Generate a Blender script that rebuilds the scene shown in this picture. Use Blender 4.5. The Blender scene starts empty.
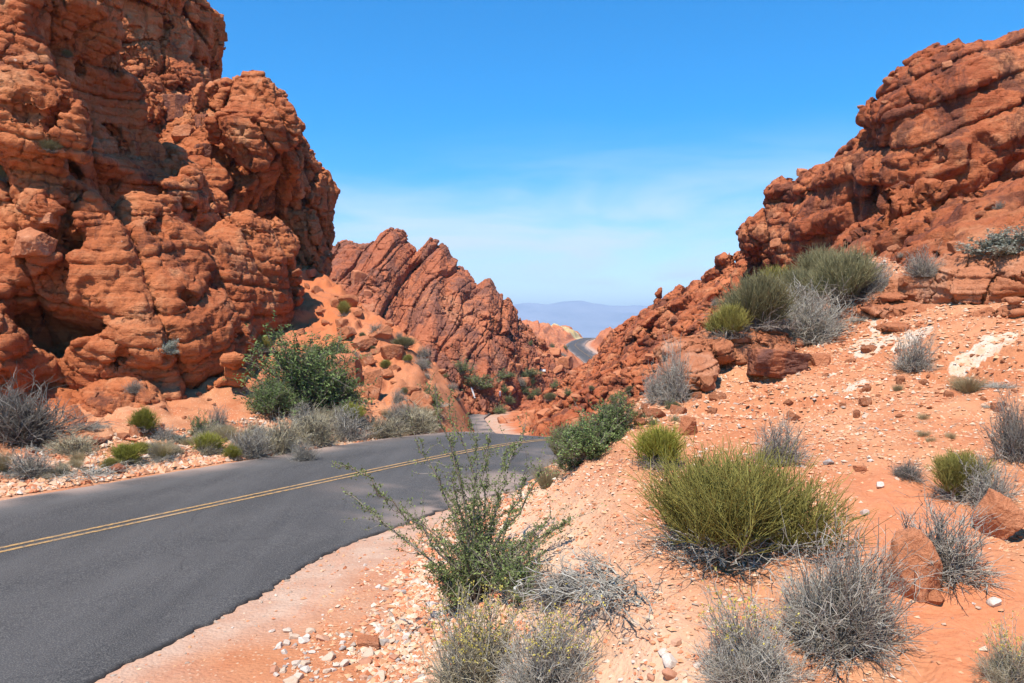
import bpy, math, random, time
import numpy as np
from mathutils import Vector
T0 = time.time()
rng = np.random.default_rng(7)
random.seed(7)
F = np.float32
scene = bpy.context.scene
COL = scene.collection
CAMZ, HORIZ, FPX = 2.75, 335.0, 800.0

def P(px, py, d):
    """a point d metres ahead of the photographer, seen at this pixel of the photograph"""
    return np.array([(px - 512) / FPX * d, d, CAMZ + (HORIZ - py) / FPX * d])

# ------------------------------------------------------------------ noise
def _lattice(cells=16, res=8, seed=3):
    r = np.random.default_rng(seed)
    g = r.normal(size=(cells, cells, cells, 3)).astype(F)
    g /= np.linalg.norm(g, axis=-1, keepdims=True)
    n = cells * res
    a = np.arange(n)
    i = a // res
    f = ((a % res) / res).astype(F)
    u = f * f * f * (f * (f * 6 - 15) + 10)
    out = np.zeros((n, n, n), F)
    for dx in (0, 1):
        for dy in (0, 1):
            for dz in (0, 1):
                G = g[np.ix_((i + dx) % cells, (i + dy) % cells, (i + dz) % cells)]
                dot = G[..., 0] * (f - dx)[:, None, None] + G[..., 1] * (f - dy)[None, :, None] + G[..., 2] * (f - dz)[None, None, :]
                wx = u if dx else 1 - u
                wy = u if dy else 1 - u
                wz = u if dz else 1 - u
                out += dot * wx[:, None, None] * wy[None, :, None] * wz[None, None, :]
    return out * 1.6

NT = _lattice().ravel()
_ROT = np.array([[.36, .48, -.8], [-.8, .6, 0], [.48, .64, .6]], F)

def noise(p):
    q = p * 8.0
    b = np.floor(q)
    f = (q - b).astype(F)
    i = b.astype(np.int32) & 127
    j = (i + 1) & 127
    x0, x1 = i[:, 0] * 16384, j[:, 0] * 16384
    y0, y1 = i[:, 1] * 128, j[:, 1] * 128
    z0, z1 = i[:, 2], j[:, 2]
    fx, fy, fz = f[:, 0], f[:, 1], f[:, 2]
    c00 = NT[x0 + y0 + z0] * (1 - fz) + NT[x0 + y0 + z1] * fz
    c01 = NT[x0 + y1 + z0] * (1 - fz) + NT[x0 + y1 + z1] * fz
    c10 = NT[x1 + y0 + z0] * (1 - fz) + NT[x1 + y0 + z1] * fz
    c11 = NT[x1 + y1 + z0] * (1 - fz) + NT[x1 + y1 + z1] * fz
    return (c00 * (1 - fy) + c01 * fy) * (1 - fx) + (c10 * (1 - fy) + c11 * fy) * fx

def fbm(p, freq, octaves, off=0.0, gain=.5):
    q = (p * freq).astype(F) + F(off)
    a, s, t = 1.0, 0.0, 0.0
    for o in range(octaves):
        s = s + a * noise(q)
        t += a
        a *= gain
        q = (q @ _ROT) * F(2.03) + F(5.37)
    return s / t

def ridged(p, freq, octaves, off=0.0):
    q = (p * freq).astype(F) + F(off)
    a, s, t = 1.0, 0.0, 0.0
    for o in range(octaves):
        s = s + a * (1 - 2 * np.abs(noise(q)))
        t += a
        a *= .5
        q = (q @ _ROT) * F(2.03) + F(3.11)
    return s / t

def hash3(ix, iy, iz, seed):
    h = (ix.astype(np.uint32) * np.uint32(374761393) + iy.astype(np.uint32) * np.uint32(668265263)
         + iz.astype(np.uint32) * np.uint32(2147483647 & 0x7feb352d) + np.uint32(seed * 69069 + 1))
    h ^= h >> np.uint32(15)
    h *= np.uint32(2246822519)
    h ^= h >> np.uint32(13)
    h *= np.uint32(3266489917)
    h ^= h >> np.uint32(16)
    return h

def h01(h):
    return (h & np.uint32(0xffff)).astype(F) / F(65535)

def hash1(i, seed):
    z = np.zeros_like(i)
    return h01(hash3(i, z, z, seed))

def voronoi(p, seed):
    """nearest distance, second distance minus nearest, random number of the cell"""
    b = np.floor(p).astype(np.int32)
    f = (p - b).astype(F)
    n = len(p)
    d1 = np.full(n, 9, F)
    d2 = np.full(n, 9, F)
    c = np.zeros(n, F)
    for dx in (-1, 0, 1):
        for dy in (-1, 0, 1):
            for dz in (-1, 0, 1):
                h = hash3(b[:, 0] + dx, b[:, 1] + dy, b[:, 2] + dz, seed)
                ox = (h & np.uint32(1023)).astype(F) / 1023 + dx - f[:, 0]
                oy = ((h >> np.uint32(10)) & np.uint32(1023)).astype(F) / 1023 + dy - f[:, 1]
                oz = ((h >> np.uint32(20)) & np.uint32(1023)).astype(F) / 1023 + dz - f[:, 2]
                d = np.sqrt(ox * ox + oy * oy + oz * oz)
                near = d < d1
                d2 = np.where(near, d1, np.minimum(d2, d))
                c = np.where(near, h01(h * np.uint32(2654435761) >> np.uint32(7)), c)
                d1 = np.where(near, d, d1)
    return d1, d2 - d1, c

def sstep(a, b, x):
    t = np.clip((x - a) / (b - a), 0, 1)
    return t * t * (3 - 2 * t)

def smin(a, b, k):
    h = np.clip(.5 + .5 * (b - a) / k, 0, 1)
    return b * (1 - h) + a * h - k * h * (1 - h)

def smooth_table(ys, vs, sigma=1.0, lo=-20., hi=14000.):
    """a smooth curve through a table, sampled finely near and coarsely far away"""
    g = np.concatenate([np.arange(lo, 600, .25), np.arange(600, hi, 20.)])
    v = np.interp(g, ys, vs)
    n = int(np.searchsorted(g, 600))
    k = np.arange(-16, 17)
    w = np.exp(-.5 * (k * .25 / sigma) ** 2)
    w /= w.sum()
    v[16:n - 16] = np.convolve(v[:n], w, 'same')[16:n - 16]
    return lambda y: np.interp(y, g, v)

# ------------------------------------------------------------------ mesh helpers
def link_mesh(name, V, faces, mat, parent=None, smooth=True, attrs=None):
    """faces: (n,4) or (n,3) array, or a list of such arrays"""
    me = bpy.data.meshes.new(name)
    fl = faces if isinstance(faces, list) else [faces]
    fl = [np.asarray(f, np.int32) for f in fl if len(f)]
    V = np.asarray(V, F)
    nl = sum(f.size for f in fl)
    npoly = sum(len(f) for f in fl)
    me.vertices.add(len(V))
    me.loops.add(nl)
    me.polygons.add(npoly)
    me.vertices.foreach_set('co', V.ravel())
    me.loops.foreach_set('vertex_index', np.concatenate([f.ravel() for f in fl]))
    sizes = np.concatenate([np.full(len(f), f.shape[1], np.int32) for f in fl])
    starts = np.concatenate([[0], np.cumsum(sizes)[:-1]]).astype(np.int32)
    me.polygons.foreach_set('loop_start', starts)
    me.polygons.foreach_set('loop_total', sizes)
    me.polygons.foreach_set('use_smooth', np.full(npoly, smooth, bool))
    for k, v in (attrs or {}).items():
        a = me.attributes.new(k, 'FLOAT', 'POINT')
        a.data.foreach_set('value', np.asarray(v, F))
    me.update(calc_edges=True)
    me.materials.append(mat)
    o = bpy.data.objects.new(name, me)
    COL.objects.link(o)
    if parent is not None:
        o.parent = parent
    return o

def tag(o, label=None, cat=None, group=None, kind=None):
    if label: o['label'] = label
    if cat: o['category'] = cat
    if group: o['group'] = group
    if kind: o['kind'] = kind
    return o

def empty(name, loc, rz=0.0):
    e = bpy.data.objects.new(name, None)
    e.empty_display_size = .1
    e.location = loc
    e.rotation_euler = (0, 0, rz)
    COL.objects.link(e)
    return e

def surface_nets(v, org, h):
    s = v < 0
    nx, ny, nz = v.shape
    cnt = np.zeros((nx - 1, ny - 1, nz - 1), np.int8)
    for a in (0, 1):
        for b in (0, 1):
            for c in (0, 1):
                cnt += s[a:nx - 1 + a, b:ny - 1 + b, c:nz - 1 + c]
    m = (cnt > 0) & (cnt < 8)
    I, J, K = np.nonzero(m)
    idx = np.full(m.shape, -1, np.int32)
    idx[m] = np.arange(len(I))
    acc = np.zeros((len(I), 3), F)
    num = np.zeros(len(I), F)
    corner = [(a, b, c) for a in (0, 1) for b in (0, 1) for c in (0, 1)]
    vals = {c: v[I + c[0], J + c[1], K + c[2]] for c in corner}
    for c0 in corner:
        for ax in range(3):
            if c0[ax] == 0:
                c1 = list(c0); c1[ax] = 1; c1 = tuple(c1)
                va, vb = vals[c0], vals[c1]
                x = (va < 0) != (vb < 0)
                t = np.where(x, va / np.where(x, va - vb, 1), 0)
                for k in range(3):
                    acc[:, k] += np.where(x, c0[k] + (t if k == ax else 0), 0)
                num += x
    V = (np.stack([I, J, K], 1) + acc / num[:, None]) * h + np.asarray(org)
    quads = []
    for ax in range(3):
        sl0 = [slice(1, n - 1) for n in v.shape]; sl1 = list(sl0)
        sl0[ax] = slice(0, v.shape[ax] - 1); sl1[ax] = slice(1, v.shape[ax])
        a, b = s[tuple(sl0)], s[tuple(sl1)]
        E = np.nonzero(a != b)
        sg = a[E]
        off = [1, 1, 1]; off[ax] = 0
        e = [E[k] + off[k] for k in range(3)]
        u, w = (ax + 1) % 3, (ax + 2) % 3
        def cell(du, dw):
            q = [e[0].copy(), e[1].copy(), e[2].copy()]
            q[u] -= du; q[w] -= dw
            return idx[q[0], q[1], q[2]]
        q = np.stack([cell(1, 1), cell(0, 1), cell(0, 0), cell(1, 0)], 1)
        q[~sg] = q[~sg][:, ::-1]
        quads.append(q)
    return V.astype(F), np.concatenate(quads)

def vnormals(V, Q):
    n = np.cross(V[Q[:, 2]] - V[Q[:, 0]], V[Q[:, 3]] - V[Q[:, 1]])
    N = np.zeros_like(V)
    for k in range(4):
        for a in range(3):
            N[:, a] += np.bincount(Q[:, k], n[:, a], len(V)).astype(F)
    return N / (np.linalg.norm(N, axis=1, keepdims=True) + 1e-9)

def subdivide(V, Q):
    n = len(V)
    e = np.concatenate([np.sort(Q[:, [k, (k + 1) % 4]], 1) for k in range(4)]).astype(np.int64)
    key = e[:, 0] * n + e[:, 1]
    uq, inv = np.unique(key, return_inverse=True)
    mid = (V[uq // n] + V[uq % n]) * F(.5)
    cen = V[Q].mean(1)
    m = len(Q)
    ei = [n + inv[k * m:(k + 1) * m] for k in range(4)]
    ci = n + len(uq) + np.arange(m)
    Q2 = np.concatenate([np.stack([Q[:, k], ei[k], ci, ei[k - 1]], 1) for k in range(4)])
    return np.concatenate([V, mid, cen]).astype(F), Q2

def grow_rock(name, lo, hi, h, sdf, mat, levels=2, attr=None):
    """a rock mass from a distance field: coarse surface first, then finer faces drawn on to the full field"""
    lo, hi = np.asarray(lo, float), np.asarray(hi, float)
    n = np.ceil((hi - lo) / h).astype(int) + 1
    ax = [lo[k] + h * np.arange(n[k]) for k in range(3)]
    vol = np.empty(n, F)
    step = max(1, int(600000 // (n[1] * n[2])))
    for a in range(0, n[0], step):
        g = np.stack(np.meshgrid(ax[0][a:a + step], ax[1], ax[2], indexing='ij'), -1).reshape(-1, 3).astype(F)
        vol[a:a + step] = sdf(g, 0).reshape(-1, n[1], n[2])
    V, Q = surface_nets(vol, lo, h)
    lab = np.arange(len(V))                       # drop loose bits that touch nothing
    while True:
        m = lab[Q].min(1)
        new = lab.copy()
        for k in range(4): np.minimum.at(new, Q[:, k], m)
        new = new[new]
        if (new == lab).all(): break
        lab = new
    big = np.bincount(lab, minlength=len(V))[lab] > .05 * len(V)
    Q = Q[big[Q[:, 0]]]
    idx = np.cumsum(big) - 1
    V, Q = V[big], idx[Q]
    for L in range(levels):
        V, Q = subdivide(V, Q)
        N = vnormals(V, Q)
        lim = h * 1.2 / (L + 1)
        for a in range(0, len(V), 500000):
            d = sdf(V[a:a + 500000], L + 1)
            V[a:a + 500000] -= N[a:a + 500000] * np.clip(d, -lim, lim)[:, None] * F(.85)
    print(name, len(V), 'verts', round(time.time() - T0, 1), 's')
    return link_mesh(name, V, Q, mat, attrs=attr(V) if attr else None)

def ell(p, c, r):
    r = np.asarray(r, F)
    q = (p - np.asarray(c, F)) / r
    k0 = np.sqrt((q * q).sum(1)) + 1e-6
    k1 = np.sqrt(((q / r) ** 2).sum(1)) + 1e-6
    return k0 * (k0 - 1) / k1

def strata(p, nrm, thick, amp, groove, warp, seed, off=0.0):
    """beds: every bed stands out by its own amount, with a thin groove at its foot"""
    s = (p @ np.asarray(nrm, F) + off + warp) / F(thick)
    i = np.floor(s).astype(np.int32)
    f = (s - i).astype(F)
    r0, r1 = hash1(i, seed), hash1(i + 1, seed)
    b = sstep(.82, 1.0, f)
    out = (r0 * (1 - b) + r1 * b - .5) * amp
    e = np.minimum(f, 1 - f)
    return out - groove * np.exp(-(e / .07) ** 2) * (.3 + .7 * hash1(i, seed + 5))
# white mineral crusts on the bank: x, y, radius along, radius across, turn, noise frequency (filled in by pixel below)
WHITE_PATCHES = []
# ------------------------------------------------------------------ the lie of the land
road_x = smooth_table([-20, 0, 10.2, 15.2, 19, 21, 22, 23, 24, 26, 30, 35, 40, 50, 60, 75, 90, 100, 110, 130, 160, 200, 230, 260, 280, 300, 340, 400, 450, 600, 14000],
                      [-25, -12.8, -6.55, -3.45, -1.05, .35, 1.15, 1.9, 2.6, 3.5, 3.7, 2.8, 1.2, -2.0, -4.8, -6.2, -4.9, -2.8, .6, 8, 17, 22.5, 23, 22, 22, 24, 29, 39, 45, 60, 60])
road_z = smooth_table([-20, 19, 22, 25, 30, 40, 50, 75, 100, 160, 180, 230, 280, 330, 400, 450, 520, 700, 2000, 14000],
                      [0, 0, -.05, -.6, -1.9, -3.6, -4.4, -5.0, -5.5, -6.0, -5.6, -4.0, -.9, .2, 1.4, 1.2, -3, -25, -70, -70], 1.2)
bank_foot = smooth_table([-20, 4, 6.3, 9, 12, 15, 18, 20, 22, 24, 27, 30, 35, 40, 45, 50, 60, 70, 80, 90, 100, 110, 130, 160, 200, 300, 450, 14000],
                         [-.2, -.4, -1.0, -.9, -.2, .9, 2.6, 4.1, 5.4, 6.8, 8.2, 8.4, 7.4, 5.6, 4.0, 2.8, .9, .2, .6, 1.6, 3.2, 6.0, 12.5, 21.5, 27, 30, 50, 60], 1.0)
bank_w = smooth_table([-20, 4, 9, 14, 20], [1.3, 1.3, 2.2, 3.0, 3.2])
hill_cap = smooth_table([-20, 30, 36, 41, 48, 62, 67, 85, 108, 180, 260, 450, 700, 14000],
                        [15.2, 15.2, 15.2, 15.0, 12.6, 8.8, 7.4, 5.0, 4.4, 3.2, 6, 7, -20, -60])
talus_cap = smooth_table([-20, 14, 20, 21.5, 24, 30, 34, 38, 43, 50, 60, 90, 130, 200, 330, 420, 600, 14000],
                         [.1, .1, .15, .3, .85, 2.9, 4.9, 6.6, 6.4, 4, 3, 3, 3.5, 4.5, 3.5, 3, 2, 0])
left_slope = 1.1

def hill_mask(x, y):
    """where the right-hand hill is bare rock"""
    wob = .8 * np.sin(y * .35) + .5 * np.sin(y * .9 + 1)
    near = sstep(7.2, 8.0, x + .6 * wob - .12 * np.maximum(y - 14, 0))
    t = x - bank_foot(y)
    far = sstep(.2, 1.2, t + .5 * wob)
    w = sstep(19, 25, y)
    m = near * (1 - w) + far * w
    return m * sstep(13.5, 15, y) * (1 - sstep(104, 110, y)) * (1 - sstep(31, 33, x))

def land(x, y, lumps=True):
    zr = road_z(y)
    xr = road_x(y)
    # right side
    t = np.maximum(x - bank_foot(y), 0)
    plane = 1.02 + .13 * (x - 1) + .13 * (np.minimum(y, 17) - 4.5)
    near = np.clip(t / bank_w(y), 0, 1) ** .85 * np.maximum(plane, .2) + .28 * np.maximum(x - 5, 0) * sstep(6, 12, y) \
        + .30 * np.maximum(x - 10, 0) + .4 * np.maximum(x - 16, 0)
    far = .66 * t + .42 * np.maximum(t - 7, 0)
    w = sstep(17.5, 24, y)
    right = near * (1 - w) + far * w
    cap = hill_cap(y) - zr - .12 * np.maximum(x - 21, 0)
    fl = 1 - sstep(150, 450, y) * .35
    right = smin(right * fl, np.maximum(cap, 1.0), 2.5)
    # left side
    u = np.maximum(xr - 4.0 - x, 0)
    g = talus_cap(y) * (1 + .012 * np.minimum(u, 40))
    cut = 1.3 * sstep(.2, 1.7, u) * sstep(25, 29, y) * (1 - sstep(42, 58, y))
    left = cut + np.maximum(smin((left_slope - .75 * sstep(110, 180, y)) * np.maximum(u - .8, 0), g, .8), 0) * sstep(0, 1.5, u) + .06 * np.minimum(u, 25)
    fade = 1 - sstep(600, 1200, y)
    return zr + (right + left) * fade

road_flare = smooth_table([-20, 6.0, 7.7, 9, 10.7, 12, 13.5, 14.5, 20, 14000], [1.35, 1.3, .88, .42, -.2, -.2, -.3, -.1, 0, 0], .3)

def carriageway(x, y):
    """distance from the centre line, across the road"""
    xr = road_x(y)
    s = (road_x(y + .2) - road_x(y - .2)) / .4
    return (x - xr) / np.sqrt(1 + s * s)

def ground_z(x, y):
    z = land(x, y)
    p = np.stack([x, y, z], 1).astype(F)
    off = carriageway(x, y)
    off = np.where(off > 0, off - road_flare(y), -off)
    soft = sstep(3.4, 6.5, off)                  # loose and rough away from the carriageway
    dist = np.maximum(y, 1)
    z = z + soft * (.22 * fbm(p, .25, 2, 1.0) + .10 * fbm(p, .8, 3, 2.0) + .035 * fbm(p, 4.0, 3, 3.0))
    bank = sstep(.0, .8, x - bank_foot(y)) * sstep(0, 6, y)
    z = z + bank * .075 * (ridged(p, 1.3, 4, 7.0) - .2) + bank * .03 * fbm(p, 7.0, 3, 23.0)
    z = z + (1 - soft) * sstep(3.1, 3.9, off) * .02 * fbm(p, 3.0, 3, 4.0)
    near = y < 60
    # low, broken bedding on the bank
    s = z + .12 * x + .35 * fbm(p, .35, 2, 9.0)
    i = np.floor(s / .16); f = s / .16 - i
    led = sstep(-.02, .25, fbm(p, .45, 2, 12.0)) * bank * sstep(7, 10, y)
    z = z + led * .16 * (sstep(.6, 1, f) - f)
    # blocky rubble on the slopes
    rub = sstep(1.0, 3.0, np.maximum(road_x(y) - 4 - x, 0)) * sstep(21, 25, y)
    rub = np.maximum(rub, sstep(24, 30, y) * sstep(.5, 2, x - bank_foot(y)))
    rub = np.maximum(rub, sstep(1.8, 3.5, np.maximum(road_x(y) - 4 - x, 0)) * .6)
    k = np.nonzero((rub > .02) & (y < 700) & (np.abs(x) < 120))[0]
    if len(k):
        q = p[k]
        big = np.clip(y[k] / 60, 1, 6).astype(F)
        d1, e, c = voronoi(q / (F(1.1) * big)[:, None], 21)
        d1b, eb, cb = voronoi(q / (F(.42) * big)[:, None], 22)
        a = (c - .35) * .55 * np.minimum(big, 4) * sstep(0, .25, e) + (cb - .4) * .22 * np.minimum(big, 4) * sstep(0, .2, eb)
        z[k] += rub[k] * a
        z[k] += rub[k] * sstep(110, 200, y[k]) * (1.2 * ridged(q, .07, 4, 5.0) + .9 * ridged(q, .3, 3, 15.0))
    # beyond the wadi
    far = sstep(700, 2500, y) + sstep(140, 600, np.abs(x))
    z = z + np.minimum(far, 1) * 6 * fbm(p, 1 / 400, 3, 8.0)
    rim = np.where(x > road_x(y), 5.0, 4.2)
    z = z - (1 - sstep(3.55, rim, off)) * .06 * np.clip(y / 25, 1, 4)
    z = z - hill_mask(x, y) * 1.1
    return z

def spaced(parts, grow_lo, grow_hi, lo, hi):
    a = [np.arange(p0, p1, st) for p0, p1, st in parts]
    v = np.concatenate(a)
    def tail(start, st, end, k):
        out = []
        while abs(start) < abs(end):
            st *= k
            start += st
            out.append(start)
        return out
    left = tail(v[0], -(parts[0][2]), lo, grow_lo)[::-1] if grow_lo else []
    right = tail(v[-1], parts[-1][2], hi, grow_hi) if grow_hi else []
    return np.concatenate([left, v, right])

def build_ground(mat):
    xs = spaced([(-24, -13, .22), (-13, -7, .1), (-7, 7, .05), (7, 13, .1), (13, 40, .25)], 1.06, 1.06, -9500, 9500)
    ys = spaced([(-16, 3, .5), (3, 10, .045), (10, 19, .08), (19, 45, .14), (45, 130, .35), (130, 460, 1.2)], None, 1.06, 0, 13000)
    X, Y = np.meshgrid(xs, ys, indexing='ij')
    x, y = X.ravel(), Y.ravel()
    z = np.empty(len(x))
    for a in range(0, len(x), 400000):
        z[a:a + 400000] = ground_z(x[a:a + 400000], y[a:a + 400000])
    V = np.stack([x, y, z], 1)
    n, m = len(xs), len(ys)
    i = np.arange(n * m).reshape(n, m)
    Q = np.stack([i[:-1, :-1], i[1:, :-1], i[1:, 1:], i[:-1, 1:]], -1).reshape(-1, 4)
    p = V.astype(F)
    off = np.abs(carriageway(x, y))
    t = x - bank_foot(y)
    sand = (1 - sstep(-.6, .5, t + .7 * fbm(p, .9, 3, 31.0))) * (1 - sstep(4.4, 6.0, off + 1.2 * fbm(p, .7, 2, 30.0) + 2.0 * (x < road_x(y))))
    path = sstep(0, 1, 1 - np.abs((x - (2.55 + .25 * (y - 4.6))) / .55)) * sstep(2.5, 3.5, y) * (1 - sstep(6.0, 7.0, y))
    path = np.clip(path * 1.6 + .8 * fbm(p, 1.6, 3, 17.0) * path, 0, 1)
    far = sstep(20, 32, y)
    yellow = sstep(.05, .25, fbm(p, 1 / 45, 3, 41.0) + .35 * sstep(330, 420, y) - .2) * sstep(280, 340, y) * (1 - sstep(500, 900, y))
    white = np.zeros(len(x))
    pale = sstep(-.1, .5, t) * (1 - sstep(.9, 2.2, t)) * (1 - sstep(9, 14, y))
    def blotch(cx, cy, rx, ry, ang, s):
        ca, sa = math.cos(ang), math.sin(ang)
        dx, dy = x - cx, y - cy
        e = np.sqrt(((dx * ca + dy * sa) / rx) ** 2 + ((-dx * sa + dy * ca) / ry) ** 2)
        return sstep(1.15, .85, e + .9 * fbm(p, s, 4, 50.0 + cx))
    for b in WHITE_PATCHES:
        white = np.maximum(white, blotch(*b))
    o = link_mesh('ground', V, Q, mat, attrs={'sand': sand, 'trail': path, 'far': far, 'yellow': yellow, 'white': white, 'pale': pale})
    print('ground', len(V), round(time.time() - T0, 1))
    return tag(o, 'pale red desert ground with loose stones', None, None, 'structure')

# ------------------------------------------------------------------ materials
class NodeBook:
    def __init__(self, name):
        self.m = bpy.data.materials.new(name)
        self.m.use_nodes = True
        self.t = self.m.node_tree
        self.t.nodes.clear()
        self.out = self.t.nodes.new('ShaderNodeOutputMaterial')
        self.b = self.t.nodes.new('ShaderNodeBsdfPrincipled')
        self.t.links.new(self.b.outputs[0], self.out.inputs[0])
        self.coord = self.t.nodes.new('ShaderNodeTexCoord').outputs['Object']
    def n(self, typ, **kw):
        nd = self.t.nodes.new(typ)
        for k, v in kw.items(): setattr(nd, k, v)
        return nd
    def put(self, sock, v):
        if hasattr(v, 'is_output') or isinstance(v, bpy.types.NodeSocket):
            self.t.links.new(v, sock)
        else:
            sock.default_value = v
    def noise(self, scale, detail=4, rough=.55, vec=None, dist=0.0, out='Fac'):
        nd = self.n('ShaderNodeTexNoise')
        self.put(nd.inputs['Vector'], vec if vec is not None else self.coord)
        nd.inputs['Scale'].default_value = scale
        nd.inputs['Detail'].default_value = detail
        nd.inputs['Roughness'].default_value = rough
        nd.inputs['Distortion'].default_value = dist
        return nd.outputs[out]
    def voro(self, scale, feature='F1', out='Distance', vec=None, rand=1.0):
        nd = self.n('ShaderNodeTexVoronoi', feature=feature)
        self.put(nd.inputs['Vector'], vec if vec is not None else self.coord)
        nd.inputs['Scale'].default_value = scale
        nd.inputs['Randomness'].default_value = rand
        return nd.outputs[out]
    def scale(self, s, vec=None):
        nd = self.n('ShaderNodeMapping')
        self.put(nd.inputs['Vector'], vec if vec is not None else self.coord)
        nd.inputs['Scale'].default_value = s
        return nd.outputs[0]
    def rot(self, r, s=(1, 1, 1)):
        nd = self.n('ShaderNodeMapping')
        self.put(nd.inputs['Vector'], self.coord)
        nd.inputs['Rotation'].default_value = r
        nd.inputs['Scale'].default_value = s
        return nd.outputs[0]
    def warp(self, amount, scale):
        nd = self.n('ShaderNodeTexNoise'); self.put(nd.inputs['Vector'], self.coord)
        nd.inputs['Scale'].default_value = scale; nd.inputs['Detail'].default_value = 4
        vm = self.n('ShaderNodeVectorMath', operation='MULTIPLY_ADD')
        self.put(vm.inputs[0], nd.outputs['Color']); vm.inputs[1].default_value = (amount,) * 3; self.put(vm.inputs[2], self.coord)
        return vm.outputs[0]
    def ramp(self, fac, lo, hi, a=0.0, b=1.0):
        nd = self.n('ShaderNodeMapRange', interpolation_type='SMOOTHSTEP')
        self.put(nd.inputs['Value'], fac)
        nd.inputs['From Min'].default_value = lo
        nd.inputs['From Max'].default_value = hi
        nd.inputs['To Min'].default_value = a
        nd.inputs['To Max'].default_value = b
        return nd.outputs[0]
    def mix(self, fac, a, b):
        nd = self.n('ShaderNodeMix', data_type='RGBA')
        self.put(nd.inputs[0], fac)
        for s, v in ((6, a), (7, b)):
            self.put(nd.inputs[s], (*v, 1) if isinstance(v, tuple) and len(v) == 3 else v)
        return nd.outputs[2]
    def math(self, op, a, b=0.0):
        nd = self.n('ShaderNodeMath', operation=op)
        self.put(nd.inputs[0], a)
        self.put(nd.inputs[1], b)
        return nd.outputs[0]
    def attr(self, name, typ='GEOMETRY'):
        nd = self.n('ShaderNodeAttribute', attribute_name=name, attribute_type=typ)
        return nd.outputs['Fac']
    def bump(self, h, strength, dist, prev=None):
        nd = self.n('ShaderNodeBump')
        self.put(nd.inputs['Height'], h)
        nd.inputs['Strength'].default_value = strength
        nd.inputs['Distance'].default_value = dist
        if prev is not None: self.put(nd.inputs['Normal'], prev)
        return nd.outputs[0]
    def done(self, col, normal=None, rough=.9, spec=.2):
        self.put(self.b.inputs['Base Color'], (*col, 1) if isinstance(col, tuple) and len(col) == 3 else col)
        self.put(self.b.inputs['Roughness'], rough)
        self.b.inputs['Specular IOR Level'].default_value = spec
        if normal is not None: self.put(self.b.inputs['Normal'], normal)
        return self.m

def rock_material(name, base, dark, pale, varnish, scale=1.0, bed_rot=(0, 0, 0), varn=(.55, .65), bed=6.0, white=False, lam=.35, varn_scale=.35, lines_up=.65):
    k = NodeBook(name)
    c = k.mix(k.ramp(k.noise(.22 * scale, 5, .6, dist=.6), .35, .65), base, dark)
    c = k.mix(k.ramp(k.noise(.6 * scale, 6, .65), .50, .72), c, pale)
    bedv = k.rot(bed_rot, (.35, .35, bed * scale))
    beds = k.noise(1.0, 5, .6, bedv, .35)
    c = k.mix(k.ramp(beds, .52, .70, 0, lam), c, pale)
    c = k.mix(k.ramp(beds, .46, .30, 0, lam), c, dark)
    st = k.noise(1.0, 5, .7, k.scale((varn_scale * 2.2 * scale, varn_scale * 2.2 * scale, varn_scale * .8 * scale)), .4)
    c = k.mix(k.ramp(st, varn[0], varn[1], 0, .8), c, varnish)
    grain = k.noise(14 * scale, 6, .7)
    c = k.mix(k.ramp(grain, .35, .7, 0, .35), c, dark)
    if white:
        c = k.mix(k.ramp(k.noise(.9, 4, .6, dist=1.0), .70, .74, 0, .8), c, (.62, .47, .38))
    lines = k.noise(1.0, 3, .6, k.rot(bed_rot, (.6, .6, bed * 3.2 * scale)), .5)
    n = k.bump(lines, lines_up, .10 / scale)
    n = k.bump(k.noise(2.6 * scale, 8, .68), .9, .25 / scale, n)
    n = k.bump(k.voro(3.2 * scale, 'DISTANCE_TO_EDGE'), .25, .08 / scale, n)
    n = k.bump(grain, .8, .04 / scale, n)
    return k.done(c, n, .92, .15)

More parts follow.
